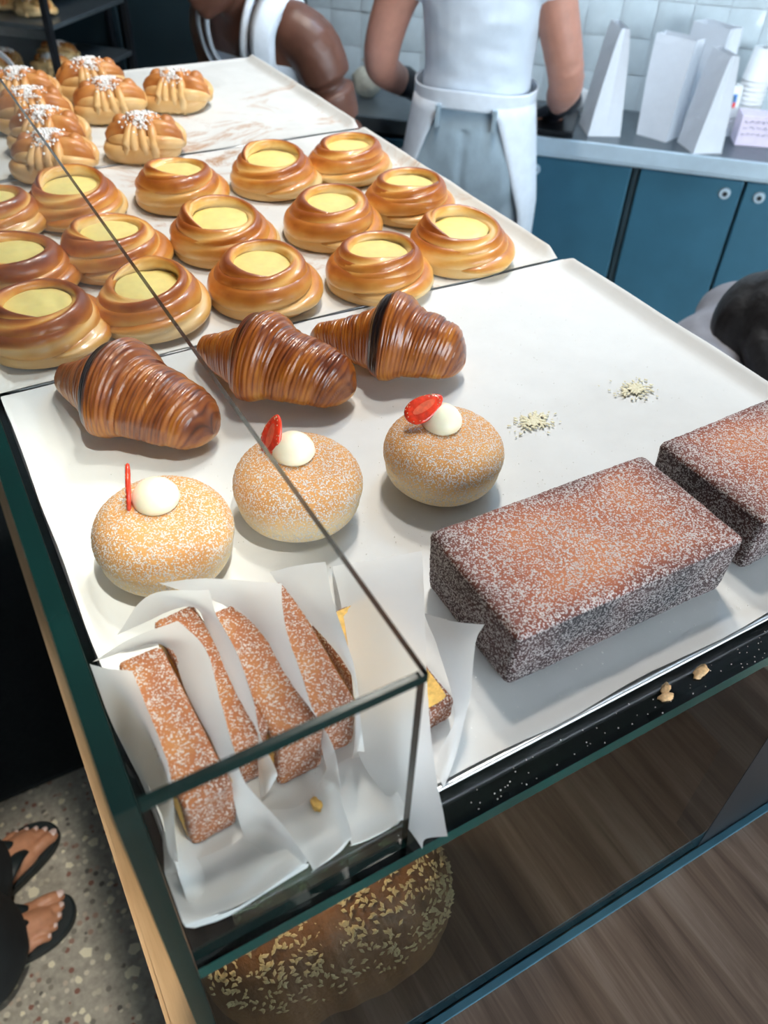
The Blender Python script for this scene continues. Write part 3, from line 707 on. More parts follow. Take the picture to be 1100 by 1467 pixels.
# ------------------------------------------------------------------ paper sleeves
PAPERS = {'A': [[(0.0005, 0.3267, 0.05), (0.0111, 0.3141, 0.054), (0.021, 0.3041, 0.058)], [(0.0016, 0.3112, 0.01), (0.0119, 0.2882, 0.04), (0.0208, 0.2723, 0.057)], [(0.0055, 0.2744, 0.002), (0.0129, 0.2579, 0.03), (0.0205, 0.2444, 0.056)], [(0.0082, 0.2439, 0.002), (0.0126, 0.2333, 0.025), (0.0172, 0.2238, 0.053)], [(0.0048, 0.226, 0.002), (0.0074, 0.2216, 0.012), (0.0125, 0.2163, 0.03)], [(0.0009, 0.2111, 0.003), (0.0041, 0.2089, 0.004), (0.0083, 0.2089, 0.004)]], 'B': [[(0.0098, 0.2161, 0.002), (0.0241, 0.2112, 0.001), (0.0417, 0.2113, 0.001), (0.0624, 0.2114, 0.003)], [(0.0009, 0.2111, 0.003), (0.0138, 0.1949, 0.001), (0.035, 0.189, 0.001), (0.0623, 0.1951, 0.006)], [(-0.0003, 0.1921, 0.012), (0.0113, 0.1812, 0.004), (0.0353, 0.1785, 0.004), (0.0648, 0.1801, 0.014)], [(0.0014, 0.1778, 0.014), (0.0104, 0.1758, 0.012), (0.0338, 0.1719, 0.006), (0.0692, 0.1708, 0.012)], [(0.0027, 0.178, 0.008), (0.0228, 0.164, 0.0), (0.0442, 0.1719, 0.004), (0.0682, 0.1676, 0.008)]], 'C': [[(0.003, 0.3441, 0.03), (0.0276, 0.3383, 0.045), (0.0554, 0.3255, 0.06)], [(0.0424, 0.3247, 0.046), (0.0512, 0.3103, 0.056), (0.0614, 0.293, 0.066)], [(0.0442, 0.2822, 0.046), (0.0492, 0.2661, 0.056), (0.0557, 0.2523, 0.066)], [(0.046, 0.2395, 0.046), (0.0485, 0.2301, 0.055), (0.0519, 0.2236, 0.062)], [(0.0459, 0.2217, 0.035), (0.0497, 0.2166, 0.04), (0.0534, 0.214, 0.045)], [(0.0458, 0.2124, 0.004), (0.0587, 0.207, 0.01), (0.0645, 0.1983, 0.02)], [(0.0464, 0.1851, 0.001), (0.0622, 0.1799, 0.008), (0.0694, 0.171, 0.016)]], 'D': [[(0.0224, 0.3624, 0.025), (0.0479, 0.3626, 0.05), (0.0788, 0.335, 0.066)], [(0.0682, 0.3451, 0.046), (0.0711, 0.3305, 0.057), (0.0757, 0.3128, 0.066)], [(0.0683, 0.31, 0.046), (0.0728, 0.2967, 0.056), (0.0762, 0.2831, 0.066)], [(0.0676, 0.2741, 0.046), (0.0698, 0.263, 0.055), (0.0729, 0.2529, 0.064)], [(0.0682, 0.2441, 0.042), (0.0691, 0.2402, 0.045), (0.0696, 0.2345, 0.05)], [(0.067, 0.2389, 0.01), (0.0673, 0.2324, 0.02), (0.0718, 0.2229, 0.035)], [(0.0629, 0.2292, 0.001), (0.0652, 0.2251, 0.008), (0.0735, 0.2264, 0.02)]], 'E': [[(0.0561, 0.3693, 0.05), (0.0802, 0.3512, 0.06), (0.1191, 0.3158, 0.07)], [(0.0859, 0.3366, 0.047), (0.0961, 0.3215, 0.057), (0.1119, 0.299, 0.07)], [(0.0963, 0.3061, 0.046), (0.1011, 0.292, 0.057), (0.1061, 0.2772, 0.067)], [(0.0972, 0.2735, 0.046), (0.1005, 0.2635, 0.056), (0.1029, 0.2541, 0.064)], [(0.0999, 0.2452, 0.046), (0.1011, 0.2407, 0.05), (0.1005, 0.2332, 0.056)], [(0.1038, 0.2348, 0.02), (0.1063, 0.228, 0.03), (0.1055, 0.2181, 0.035)], [(0.1012, 0.2126, 0.001), (0.102, 0.2093, 0.01), (0.1003, 0.2001, 0.018)]], 'F': [[(0.0626, 0.2202, 0.001), (0.0797, 0.2135, 0.001), (0.0983, 0.2217, 0.002), (0.1058, 0.2186, 0.034)], [(0.0656, 0.2083, 0.001), (0.0778, 0.1992, 0.001), (0.0936, 0.2023, 0.003), (0.1003, 0.2001, 0.018)], [(0.0693, 0.1909, 0.002), (0.0766, 0.1822, 0.002), (0.0897, 0.1802, 0.006), (0.0955, 0.1789, 0.016)], [(0.0721, 0.1752, 0.002), (0.0707, 0.1644, -0.0), (0.0821, 0.1633, 0.006), (0.0905, 0.1662, 0.014)]], 'G': [[(0.1226, 0.3458, 0.05), (0.1355, 0.3342, 0.06), (0.151, 0.3199, 0.07)], [(0.1255, 0.3194, 0.047), (0.1324, 0.305, 0.058), (0.1408, 0.289, 0.068)], [(0.1303, 0.2905, 0.046), (0.1345, 0.2778, 0.055), (0.1361, 0.2647, 0.065)], [(0.1336, 0.2635, 0.046), (0.1347, 0.2557, 0.052), (0.1322, 0.2448, 0.06)], [(0.1321, 0.2444, 0.042), (0.1315, 0.2409, 0.045), (0.1294, 0.2351, 0.05)], [(0.125, 0.2304, 0.01), (0.123, 0.2232, 0.03), (0.124, 0.2212, 0.04)], [(0.121, 0.2256, 0.001), (0.1244, 0.2232, 0.004), (0.1262, 0.2196, 0.008)]], 'H': [[(0.1026, 0.2255, 0.001), (0.1212, 0.2269, 0.001), (0.1267, 0.2204, 0.002), (0.1332, 0.2156, 0.004)], [(0.1022, 0.204, 0.001), (0.1145, 0.2, 0.001), (0.1264, 0.1898, 0.003), (0.1308, 0.1807, 0.01)], [(0.0966, 0.1824, 0.004), (0.1073, 0.1777, 0.002), (0.1193, 0.1731, 0.003), (0.1256, 0.1681, 0.006)], [(0.0935, 0.1711, 0.008), (0.1044, 0.168, 0.004), (0.1161, 0.1675, 0.003), (0.1243, 0.1635, 0.003)]], 'I': [[(0.1804, 0.3704, 0.004), (0.2077, 0.3563, 0.012), (0.2429, 0.3468, 0.012)], [(0.1578, 0.3081, 0.022), (0.1838, 0.2979, 0.03), (0.212, 0.2955, 0.029)], [(0.1349, 0.2509, 0.024), (0.1578, 0.2425, 0.031), (0.1824, 0.2439, 0.029)], [(0.1232, 0.2227, 0.01), (0.1398, 0.2107, 0.027), (0.1649, 0.2116, 0.027)], [(0.1265, 0.1943, 0.002), (0.1367, 0.1867, 0.012), (0.1533, 0.1847, 0.018)], [(0.1315, 0.1614, -0.006), (0.1354, 0.1639, -0.003), (0.145, 0.1572, 0.003)]], 'J': [[(0.206, 0.2853, 0.026), (0.2116, 0.2593, 0.042), (0.2196, 0.2402, 0.055)], [(0.2031, 0.2573, 0.012), (0.2074, 0.2464, 0.03), (0.2121, 0.2368, 0.045)], [(0.192, 0.2222, 0.001), (0.1935, 0.218, 0.014), (0.1957, 0.2154, 0.028)], [(0.1699, 0.2052, 0.001), (0.1752, 0.2009, 0.003), (0.1727, 0.1933, 0.01)], [(0.16, 0.1947, 0.001), (0.1602, 0.189, 0.001), (0.1592, 0.1834, 0.002)]]}
def patch(me_name, rows, n=7, seed=0):
    rows2 = [catmull(r, n) for r in rows]; cols = list(zip(*rows2)); G = [catmull(list(c), n) for c in cols]   # G[v][u]
    nv, nu = len(G), len(G[0]); V = []
    for u in range(nu):
        for v in range(nv):
            p = G[v][u]; k = .0004; V.append((p[0] + k * nz((p[0] * 90, p[1] * 90, seed)), p[1] + k * nz((p[0] * 90, p[1] * 90, seed + 5)), T + max(p[2], -.006) + .0010 + k * nz((p[0] * 60, p[1] * 60, seed + 9))))
    F = grid_faces(nu, nv); m = len(V)
    return V, F
def paper(keys, label, seed):
    mb = MB()
    for k in keys: mb.add(*patch(k, PAPERS[k], 7, seed))
    for i, v in enumerate(mb.v): mb.v[i] = (max(v[0], .0012), max(v[1], .1765) if v[0] < .128 else v[1], v[2])
    me = mb.mesh('wrapping_paper'); o = obj('wrapping_paper', me, m_wrap)
    return tag(o, label, 'paper', 'white papers round the cake slices')
paper('AB', 'white paper folded round the leftmost cake slice, bulging towards the front glass', 1)
paper('C', 'white paper standing between the first and second cake slices', 2)
paper('D', 'white paper standing between the second and third cake slices', 3)
paper('EF', 'white paper between the third and fourth slices with a tongue at the front', 4)
paper('GH', 'white paper to the right of the fourth slice, flat in front of it', 5)
paper('I', 'broad white paper over the lying yellow slice, corner past the shelf edge', 6)
paper('J', 'white paper raised between the lying yellow slice and the big loaf', 7)
# ------------------------------------------------------------------ crumbs and custard smears on the tray
def crumb(x, y, z, s, seed, mat, label, group, flat=.5, rz=0):
    mb = MB(); ball(mb, (0, 0, 0), 1, 14, 9)
    V = []
    for v in mb.v:
        k = 1 + .45 * nz((v[0] * 1.7, v[1] * 1.7, v[2] * 1.7 + seed)) + .2 * nz((v[0] * 4, v[1] * 4, v[2] * 4 + seed)); V.append((v[0] * s[0] * k, v[1] * s[1] * k, max(0, (v[2] * k + .8) * s[1] * flat)))
    return tag(obj('pastry_crumb', mesh('pastry_crumb', V, mb.f), mat, None, (x, y, z), (0, 0, rz)), label, 'crumb', group)
m_flake = plain('pastry_flake', (.62, .38, .18), .6, 0, .35, 300, .4)
crumb(.3665, .1775, T - .0118, (.0075, .0036), 1, m_flake, 'longest pale pastry crumb on the dark shelf edge, rightmost', 'crumbs on the shelf edge', .5, .2)
crumb(.3350, .1788, T - .0118, (.0054, .0028), 2, m_flake, 'small tan pastry crumb on the shelf edge, farther of the pair', 'crumbs on the shelf edge', .5, .5)
crumb(.3305, .1738, T - .0118, (.0056, .0028), 3, m_flake, 'small tan pastry crumb on the shelf edge, nearer of the pair', 'crumbs on the shelf edge', .5, -.2)
crumb(.0885, .2085, T + .003, (.0032, .0045), 4, m_crumb, 'orange cake crumb on the paper before the third slice', 'crumbs on the paper', .5)
m_smear = plain('custard_smear', (.84, .78, .55), .5, 0, .08, 90)
for k, (x, y) in enumerate(((.4290, .4525), (.5500, .4500))):
    r = random.Random(40 + k); mb = MB()
    for q in range(230):
        a, d = r.uniform(0, 6.28), abs(r.gauss(0, .0085)); s = r.uniform(.0006, .0022) * (1.2 - d * 25 if d < .03 else .45)
        px, py = d * math.cos(a) * 1.35, d * math.sin(a) * .95; th = a + r.uniform(-.5, .5)
        b2 = MB(); ball(b2, (0, 0, 0), (s * 1.4, s * .8, s * .35), 7, 4)
        b2.v = [(px + v[0] * math.cos(th) - v[1] * math.sin(th), py + v[0] * math.sin(th) + v[1] * math.cos(th), max(0, v[2] + s * .2)) for v in b2.v]
        mb.add(b2.v, b2.f)
    tag(obj('sugar_smear', mb.mesh('sugar_smear'), m_smear, None, (x, y, T + .0012)), ('pale crumb smear on parchment between doughnut and second loaf, nearer the doughnut', 'pale crumb smear on parchment near the far tray edge')[k], 'crumbs', 'smears left on the parchment')
mb = MB(); r = random.Random(9)
for q in range(120):
    x = r.uniform(.17, .62); y = .1655 + abs(r.gauss(0, .010)) if r.random() < .5 else r.uniform(.1655, .182); s = r.uniform(.0002, .0005)
    if y < .182: ball(mb, (x, y, T - .0117), (s, s, s * .7), 5, 3)
o = tag(obj('spilled_sugar', mb.mesh('spilled_sugar'), m_pearl), 'white sugar grains spilled along the dark shelf edge', 'sugar', kind='stuff')
mb = MB()
for q in range(1500):
    x, y = r.uniform(.03, .64), r.uniform(.2, .69)
    if r.random() < .55: x, y = r.gauss(.33, .13), r.gauss(.29, .10)
    if not (.03 < x < .64 and .2 < y < .69): continue
    s = r.uniform(.0002, .00055); ball(mb, (x, y, T + .0006), (s, s, s * .7), 5, 3)
o = tag(obj('scattered_sugar', mb.mesh('scattered_sugar'), m_pearl), 'sugar grains scattered over the clean parchment of the nearest tray', 'sugar', kind='stuff')
# ------------------------------------------------------------------ back counter
bc = empty('back_counter', (0, 0, 0), RB, 'steel back counter with blue-grey refrigerated doors below', 'counter')
def bpart(name, b, mat, bev=.002, parent=bc): return obj(name, boxm(name, *b, bev), mat, parent)
bpart('carcass', (-1.02, 2.625, .06, 1.6, 2.95, .845), m_teal)
bpart('plinth', (-1.02, 2.66, 0, 1.6, 2.94, .06), m_black)
bpart('worktop', (-1.02, 2.588, .856, 1.6, 2.955, .90), m_steeldk, .004)
bpart('steel_edge', (-.30, 2.580, .855, 1.6, 2.592, .903), m_steel, .004)
bpart('drip_rail', (-.30, 2.594, .844, 1.6, 2.612, .856), m_steel, .002)
doors = [(-.80, -.555), (-.54, -.235), (-.225, .106), (.133, .432), (.440, .75), (.77, 1.08)]
for k, (a, b) in enumerate(doors):
    d = bpart('cabinet_door', (a, 2.602, .085, b, 2.626, .838), m_door, .004)
    lx = (a + .045) if k in (2, 4) else (b - .045)
    lm = MB(); lm.tube([(lx, 2.6015, .80), (lx, 2.594, .80)], [.017, .015], 24); lo = obj('lock', lm.mesh('lock', False), m_steel, d)
    lm = MB(); lm.tube([(lx, 2.5945, .80), (lx, 2.592, .80)], [.0075, .007], 16); obj('keyhole', lm.mesh('keyhole', False), m_black, d)
bpart('door_pillar', (.112, 2.607, .085, .127, 2.626, .838), m_teal)
p = E_ * -1.085 + N_ * 2.925
tag(obj('wall_dispenser', boxm('wall_dispenser', -.045, -.03, 0, .045, .025, .16, .008), m_black, None, (p.x, p.y, 1.105), (0, 0, RB)), 'black dispenser on the tiled wall behind the person in the tank top', 'dispenser')
# tall dark fridge and bakery rack at the left
fr = empty('tall_fridge', (0, 0, 0), RB, 'tall dark teal fridge behind the far tray, left of the tiled wall', 'fridge')
bpart('body', (-1.80, 2.62, .0, -1.03, 2.95, 2.1), m_teal, .004, fr)
d1 = bpart('door', (-1.79, 2.595, .1, -1.535, 2.62, 2.05), m_teal, .006, fr)
d2 = bpart('door', (-1.525, 2.595, .1, -1.04, 2.62, 2.05), m_teal, .006, fr)
obj('door_handle', boxm('door_handle', -1.565, 2.575, .9, -1.55, 2.595, 1.4, .004), m_black, d1)
rk = empty('bakery_rack', (0, 0, 0), RB, 'dark bakery rack with loaded shelves in the far left corner', 'rack')
for x in (-2.15, -1.47):
    for y in (2.11, 2.51): bpart('rack_post', (x, y, 0, x + .018, y + .018, 1.9), m_black, .002, rk)
for z in (.88, 1.02, 1.16, 1.30): bpart('rack_shelf', (-2.14, 2.115, z, -1.455, 2.525, z + .012), m_steeldk, .002, rk)
rr_ = random.Random(6)
for k, (x, y, z) in enumerate(((-1.54, 2.21, 1.0322), (-1.60, 2.34, 1.0322), (-1.69, 2.21, 1.0322), (-1.54, 2.22, .8922), (-1.60, 2.34, .8922), (-1.56, 2.22, 1.1722), (-1.68, 2.25, 1.1722))):
    o = copy_tree(bpy.data.objects['knot_bun']); o.name = 'rack_bun'
    p = E_ * x + N_ * y; o.location = (p.x, p.y, z + .0005); o.rotation_euler = (0, 0, rr_.uniform(0, 3)); o.scale = (1.05,) * 3
    tag(o, ['sugared bun at the front of the middle rack shelf', 'sugared bun behind the front one on the middle rack shelf', 'sugared bun at the left on the middle rack shelf', 'sugared bun at the front of the lowest rack shelf', 'sugared bun behind the front one on the lowest rack shelf', 'sugared bun at the front of the top rack shelf', 'sugared bun at the left on the top rack shelf'][k], 'bun', 'buns on the rack')
# carrier bag with a curved handle behind the far tray
p = E_ * -1.50 + N_ * 1.97
cb = empty('carrier_bag', (p.x, p.y, 0), RB, 'pale carrier bag with a looped handle behind the far tray', 'bag')
obj('bag_body', boxm('bag_body', -.16, -.05, .55, .14, .05, 1.06, .01), m_bag, cb)
q = catmull([(-.09, 0, 1.05), (-.085, 0, 1.10), (-.05, 0, 1.145), (.0, 0, 1.14), (.035, 0, 1.10), (.055, 0, 1.05)], 6)
V = []
for pt in q: V += [(pt[0], -.012, pt[2]), (pt[0] * .84 - .004, -.012, (pt[2] - 1.05) * .86 + 1.05), (pt[0] * .84 - .004, -.009, (pt[2] - 1.05) * .86 + 1.05), (pt[0], -.009, pt[2])]
obj('handle', mesh('handle', V, grid_faces(len(q), 4, True), False), m_bag, cb)
cs = empty('bag_stand', (p.x, p.y, 0), RB, 'dark stool under the pale carrier bag, hidden behind the trays', 'stool')
obj('seat', boxm('seat', -.2, -.09, .51, .18, .09, .545, .005), m_black, cs)
for a in (-.18, .15):
    for b in (-.07, .06): obj('leg', boxm('leg', a, b, 0, a + .02, b + .02, .512), m_black, cs)
# ------------------------------------------------------------------ paper bags, cups, box
def paper_bag(x, y, rz, W, D, H, label, seed, open_=.012, lean=0.0, leanx=0.0, flare=0.0):
    """standing block-bottom bag: gussets fold in towards the flattened top"""
    p = E_ * x + N_ * y; t = empty('paper_bag', (p.x, p.y, .9005), RB + rz, label, 'bag', 'white paper bags on the back counter'); mb = MB()
    nz_, V = 14, []
    for i in range(nz_):
        f = i / (nz_ - 1); d = D / 2 * (1 - f) ** .85 + open_ * f; g = D * .30 * min(1, f * 1.5) ** 1.2 * (1 - .35 * f); w_ = W / 2 * (1 + .01 * math.sin(f * 9 + seed) + flare * f)
        z = H * f; s = lean * f * f; n1 = .003 * nz((f * 5, seed, 0)); dz = .010 * f * nz((seed, 4, f))
        sec = [(-w_, -d), (-w_ * .3, -d - n1), (w_ * .35, -d + n1), (w_, -d), (w_ - g * .45, 0), (w_, d), (w_ * .3, d + n1), (-w_ * .35, d - n1), (-w_, d), (-w_ + g * .45, 0)]
        for k, (a, b) in enumerate(sec): V.append((a + leanx * f, b + s, z + (dz * (1 if k in (3, 4, 5) else -.6) if i == nz_ - 1 else 0)))
    F = grid_faces(nz_, 10, True) + [tuple(range(10))[::-1]]
    o = obj('paper', mesh('paper', V, F, False), m_bag, t)
    b2 = MB(); sgn = 1
    b2.add([(W / 2 + .0008, -D / 2 * .96, .002), (W / 2 + .0008, D / 2 * .96, .002), (W / 2 + .0008 - .004, 0, D * .62)], [(0, 1, 2)])
    obj('gusset_fold', b2.mesh('gusset_fold', False), m_bag, t)
paper_bag(-.012, 2.715, -PI / 2 + .30, .12, .100, .285, 'tall white paper bag standing alone at the left of the bags', 1)
paper_bag(.165, 2.730, -.50, .10, .085, .265, 'wide open white paper bag in the middle of the bags', 2, .026, .015, -.012, .28)
paper_bag(.262, 2.840, -.70, .13, .07, .285, 'crumpled white paper bag behind the front right one', 3, .030)
paper_bag(.285, 2.660, -PI / 2 + .42, .11, .090, .255, 'white paper bag at the counter edge, front right of the bags', 4, .012, 0, .0, 0)
def cup_stack(x, y, n, label, z0=.9005, print_=False, r0=.030, r1=.040):
    p = E_ * x + N_ * y; t = empty('paper_cup_stack' if n > 1 else 'paper_cup', (p.x, p.y, z0), RB, label, 'cups')
    for k in range(n):
        V = []; na = 28; h = .085; z = k * .013
        for rr, zz in ((r1 * .6, h), (r1 - .001, h), (r1 + .001, h + .001), (r1 + .0014, h - .002), (r1, h - .004), (r0, 0), (r0 * .3, 0)):
            zz = h - zz
            for j in range(na): a = 2 * PI * j / na; V.append((rr * math.cos(a), rr * math.sin(a), zz + z))
        obj('cup', mesh('cup', V, grid_faces(7, na, True)), m_cup, t)
    if print_:
        for (a0, a1, z0_, z1_, m) in ((-.42, .30, .030, .066, m_blue), (-.34, .10, .046, .062, m_navy), (-.05, .28, .030, .044, m_red)):
            V = []
            for i in range(7):
                a = -PI / 2 + .25 + a0 + (a1 - a0) * i / 6
                for zz in (z0_, z1_):
                    rr = r1 + (r0 - r1) * (zz / .085) + .0009 + (.0004 if m is not m_blue else 0); V.append((rr * math.cos(a), rr * math.sin(a), zz + (n - 1) * .013))
            obj('print', mesh('print', V, grid_faces(7, 2)), m, t)
cup_stack(.415, 2.885, 12, 'tall stack of upturned white paper cups behind the lilac box')
cup_stack(.352, 2.825, 5, 'short stack of white cups with a small coloured square, beside the tall stack', .9005, True, .026, .034)
p = E_ * .445 + N_ * 2.76
bx = empty('card_box', (p.x, p.y, .9005), RB + .12, 'small lilac card box with dark handwriting on its front', 'box')
obj('box', boxm('box', -.062, -.035, 0, .062, .035, .085, .002), m_pink, bx)
sm = MB(); r = random.Random(3)
for row in range(3):
    x = -.052
    while x < .045:
        wd = r.uniform(.006, .016); z = .068 - row * .017
        pts = [(x + wd * k / 5, -.0356, z + r.uniform(-.0035, .0035)) for k in range(6)]
        sm.tube(pts, .0007 if row else .0010, 5); x += wd + .005
obj('handwriting', sm.mesh('handwriting'), m_ink, bx)
p = E_ * -.775 + N_ * 2.78
cbz = empty('plastic_bag', (p.x, p.y, .9005), RB, 'clear plastic bag of pale bread left of the standing server', 'bag')
mb = MB(); ball(mb, (0, 0, .045), (.05, .035, .048), 24, 16)
obj('bag_film', mesh('bag_film', [(v[0] * (1 + .15 * nz((v[0] * 40, v[1] * 40, v[2] * 40))), v[1] * (1 + .2 * nz((v[0] * 50, v[1] * 50, v[2] * 30))), max(0, v[2])) for v in mb.v], mb.f), m_ceramic, cbz)
mb = MB(); mb.tube([(0, 0, .085), (.002, 0, .098), (-.004, .003, .115)], [.016, .007, .017], 12)
obj('twisted_neck', mb.mesh('twisted_neck'), m_ceramic, cbz)
p = E_ * -.16 + N_ * 2.74
tb = tag(obj('black_tray', boxm('black_tray', -.09, -.13, 0, .075, .10, .016, .003), m_black, None, (p.x, p.y, .9003), (0, 0, RB)), 'flat black tray under the gloved hand on the back counter', 'tray')
p = E_ * -.095 + N_ * 2.86
mb = MB(); mb.tube([(0, 0, 0), (0, 0, .07)], [.022, .028], 24); tag(obj('small_cup', mb.mesh('small_cup'), m_cup, None, (p.x, p.y, .9003)), 'small white cup against the tiles left of the paper bags', 'cup')
# ------------------------------------------------------------------ people
def person(name, loc, rz, label): return empty(name, loc, rz, label, 'person')
def head_mb(mb, c, tilt=0.0, s=1.0):
    """head facing +y: skull, jaw, nose, brow, lips, ears"""
    h = MB()
    ball(h, (0, -.012, .02), (.074, .094, .105), 24, 18); ball(h, (0, .025, -.045), (.056, .066, .070), 20, 14); ball(h, (0, .062, -.088), (.026, .026, .022), 14, 10)
    limb(h, [(0, .088, .012), (0, .100, -.012), (0, .106, -.028)], [.009, .011, .014], 10, 3)
    ball(h, (-.012, .096, -.032), (.009, .010, .007), 10, 8); ball(h, (.012, .096, -.032), (.009, .010, .007), 10, 8)
    limb(h, [(-.020, .084, -.056), (0, .092, -.053), (.020, .084, -.056)], [.005, .008, .005], 8, 3); limb(h, [(-.018, .083, -.066), (0, .091, -.067), (.018, .083, -.066)], [.005, .009, .005], 8, 3)
    limb(h, [(-.040, .076, .030), (0, .086, .028), (.040, .076, .030)], [.010, .010, .010], 8, 3)
    for s_ in (-1, 1): ball(h, (s_ * .076, -.008, -.012), (.010, .020, .032), 12, 10)
    ct, st = math.cos(tilt), math.sin(tilt)
    mb.add([(c[0] + s * x, c[1] + s * (y * ct + z * st), c[2] + s * (-y * st + z * ct)) for x, y, z in h.v], h.f)
def eyes(parent, c, tilt, s=1.0):
    ct, st = math.cos(tilt), math.sin(tilt)
    for s_ in (-1, 1):
        x, y, z = s_ * .031, .073, .004; mb = MB(); ball(mb, (0, 0, 0), .0125, 12, 8); 
        o = obj('eye', mb.mesh('eye'), m_nail, parent, (c[0] + s * x, c[1] + s * (y * ct + z * st), c[2] + s * (-y * st + z * ct)))
def hand_mb(mb, wrist, fwd, side, nrm, s=1.0, curl=.5, thumb=1):
    """palm, four unequal fingers with knuckles, a thumb off the side; fwd/side/nrm = axes"""
    f, sd, n = [np.array(v, float) for v in (fwd, side, nrm)]; w0 = np.array(wrist, float)
    P = lambda a, b, c: tuple(w0 + s * (f * a + sd * b + n * c))
    limb(mb, [P(0, 0, 0), P(.03, 0, 0), P(.085, 0, 0)], [.026 * s, .030 * s, .030 * s], 12, 4)
    for b in (-.030, .030): limb(mb, [P(.02, b * .6, 0), P(.085, b, 0)], [.014 * s, .014 * s], 10, 3)
    for k, (b, l) in enumerate(((-.033, .060), (-.011, .078), (.011, .083), (.033, .074))):
        c1, c2 = curl, curl * 2.0
        a0 = .092; p1 = (a0, b, 0); p2 = (a0 + l * .45 * math.cos(c1), b * 1.06, -l * .45 * math.sin(c1)); p3 = (p2[0] + l * .32 * math.cos(c2), b * 1.08, p2[2] - l * .32 * math.sin(c2)); p4 = (p3[0] + l * .25 * math.cos(c2 * 1.3), b * 1.08, p3[2] - l * .25 * math.sin(c2 * 1.3))
        limb(mb, [P(*p1), P(*p2), P(*p3), P(*p4)], [.0105 * s, .0095 * s, .0088 * s, .0075 * s], 10, 3)
    limb(mb, [P(.028, thumb * .026, -.004), P(.055, thumb * .050, -.012), P(.082, thumb * .060, -.020), P(.105, thumb * .058, -.024)], [.015 * s, .012 * s, .0105 * s, .008 * s], 10, 3)
# --- server with the back turned; local +y faces the wall
P1 = person('person', (1.388, 1.930, 0), RB, 'person seen from behind in white tee, white apron and grey trousers, black gloves')
mb = MB()
loft(mb, [(0, 0, .86, .165, .115), (0, 0, .95, .165, .118), (0, .01, 1.06, .132, .095), (0, .01, 1.16, .130, .10), (0, .0, 1.28, .146, .105), (0, -.01, 1.38, .155, .085), (0, -.01, 1.43, .075, .06)])
limb(mb, [(0, -.012, 1.38), (0, -.005, 1.44), (0, .01, 1.50)], [.055, .050, .052]); head_mb(mb, (0, .03, 1.585), .35)
for s_ in (-1, 1):
    limb(mb, [(s_ * .085, 0, .88), (s_ * .095, .005, .50), (s_ * .09, -.015, .10)], [.085, .062, .045])
    limb(mb, [(s_ * .09, -.03, .05), (s_ * .095, .06, .03), (s_ * .10, .14, .022)], [.036, .034, .026])
    ex = .232 if s_ > 0 else .272
    limb(mb, [(s_ * .145, -.01, 1.375), (s_ * (ex - .048), .0, 1.27), (s_ * ex, .03, 1.115), (s_ * (ex - .012), .15, 1.040), (s_ * .215, .265, .985)], [.058, .054, .048, .041, .030], 16)
    hand_mb(mb, (s_ * .212, .275, .978), (-.25 * s_, .85, -.45), (1, .25, 0), (0, .45, .85), .95, .55, -s_)
obj('body', fuse(mb, 'body', .0058, 4), m_skin1, P1)
gl = MB()
for s_ in (-1, 1):
    limb(gl, [(s_ * .240, .180, 1.026), (s_ * .226, .225, 1.004), (s_ * .213, .272, .980)], [.042, .038, .036], 14)
    hand_mb(gl, (s_ * .212, .275, .978), (-.25 * s_, .85, -.45), (1, .25, 0), (0, .45, .85), 1.06, .55, -s_)
obj('gloves', fuse(gl, 'gloves', .0042, 3), m_glove, P1)
ts = MB()
loft(ts, [(0, .005, 1.075, .148, .112), (0, .008, 1.12, .143, .112), (0, .004, 1.20, .148, .115), (0, 0, 1.29, .160, .118), (0, -.01, 1.37, .172, .098), (0, -.01, 1.425, .090, .072), (0, -.008, 1.44, .066, .062)])
for s_ in (-1, 1): limb(ts, [(s_ * .118, -.01, 1.385), (s_ * .150, -.008, 1.36), (s_ * .168, -.004, 1.33)], [.070, .069, .066], 18)
tm = fuse(ts, 'tee_shirt', .007, 5)
for v in tm.vertices:
    k = nz((v.co.x * 9 + 3, v.co.y * 9, v.co.z * 16)) * .005 + nz((v.co.x * 22, v.co.y * 22, v.co.z * 34)) * .0025
    v.co.x *= 1 + k * 3; v.co.y += k
obj('tee_shirt', tm, m_tee, P1)
tr = MB()
loft(tr, [(0, .004, .80, .182, .128), (0, .002, .88, .188, .136), (0, .0, .96, .178, .130), (0, .004, 1.035, .158, .116), (0, .006, 1.065, .152, .112)])
ball(tr, (-.070, -.055, .885), (.095, .066, .13), 18, 14); ball(tr, (.070, -.055, .885), (.095, .066, .13), 18, 14)
for s_ in (-1, 1): limb(tr, [(s_ * .092, 0, .86), (s_ * .100, .0, .62), (s_ * .105, -.01, .35), (s_ * .11, -.01, .10)], [.100, .098, .100, .104], 20)
tm = fuse(tr, 'trousers', .0075, 4)
for v in tm.vertices:
    k = nz((v.co.x * 12, v.co.y * 12, v.co.z * 7)) * .006 + nz((v.co.x * 28, v.co.y * 28, v.co.z * 20)) * .002
    v.co.y += k; v.co.x += k * .6
    if v.co.y < 0 and .45 < v.co.z < 1.0: v.co.y += .005 * math.exp(-(v.co.x / .010) ** 2)
tro = obj('trousers', tm, m_trou, P1)
for x in (-.075, .075): obj('belt_loop', boxm('belt_loop', x - .006, -.128, 1.005, x + .006, -.109, 1.06, .002), m_trou, tro)
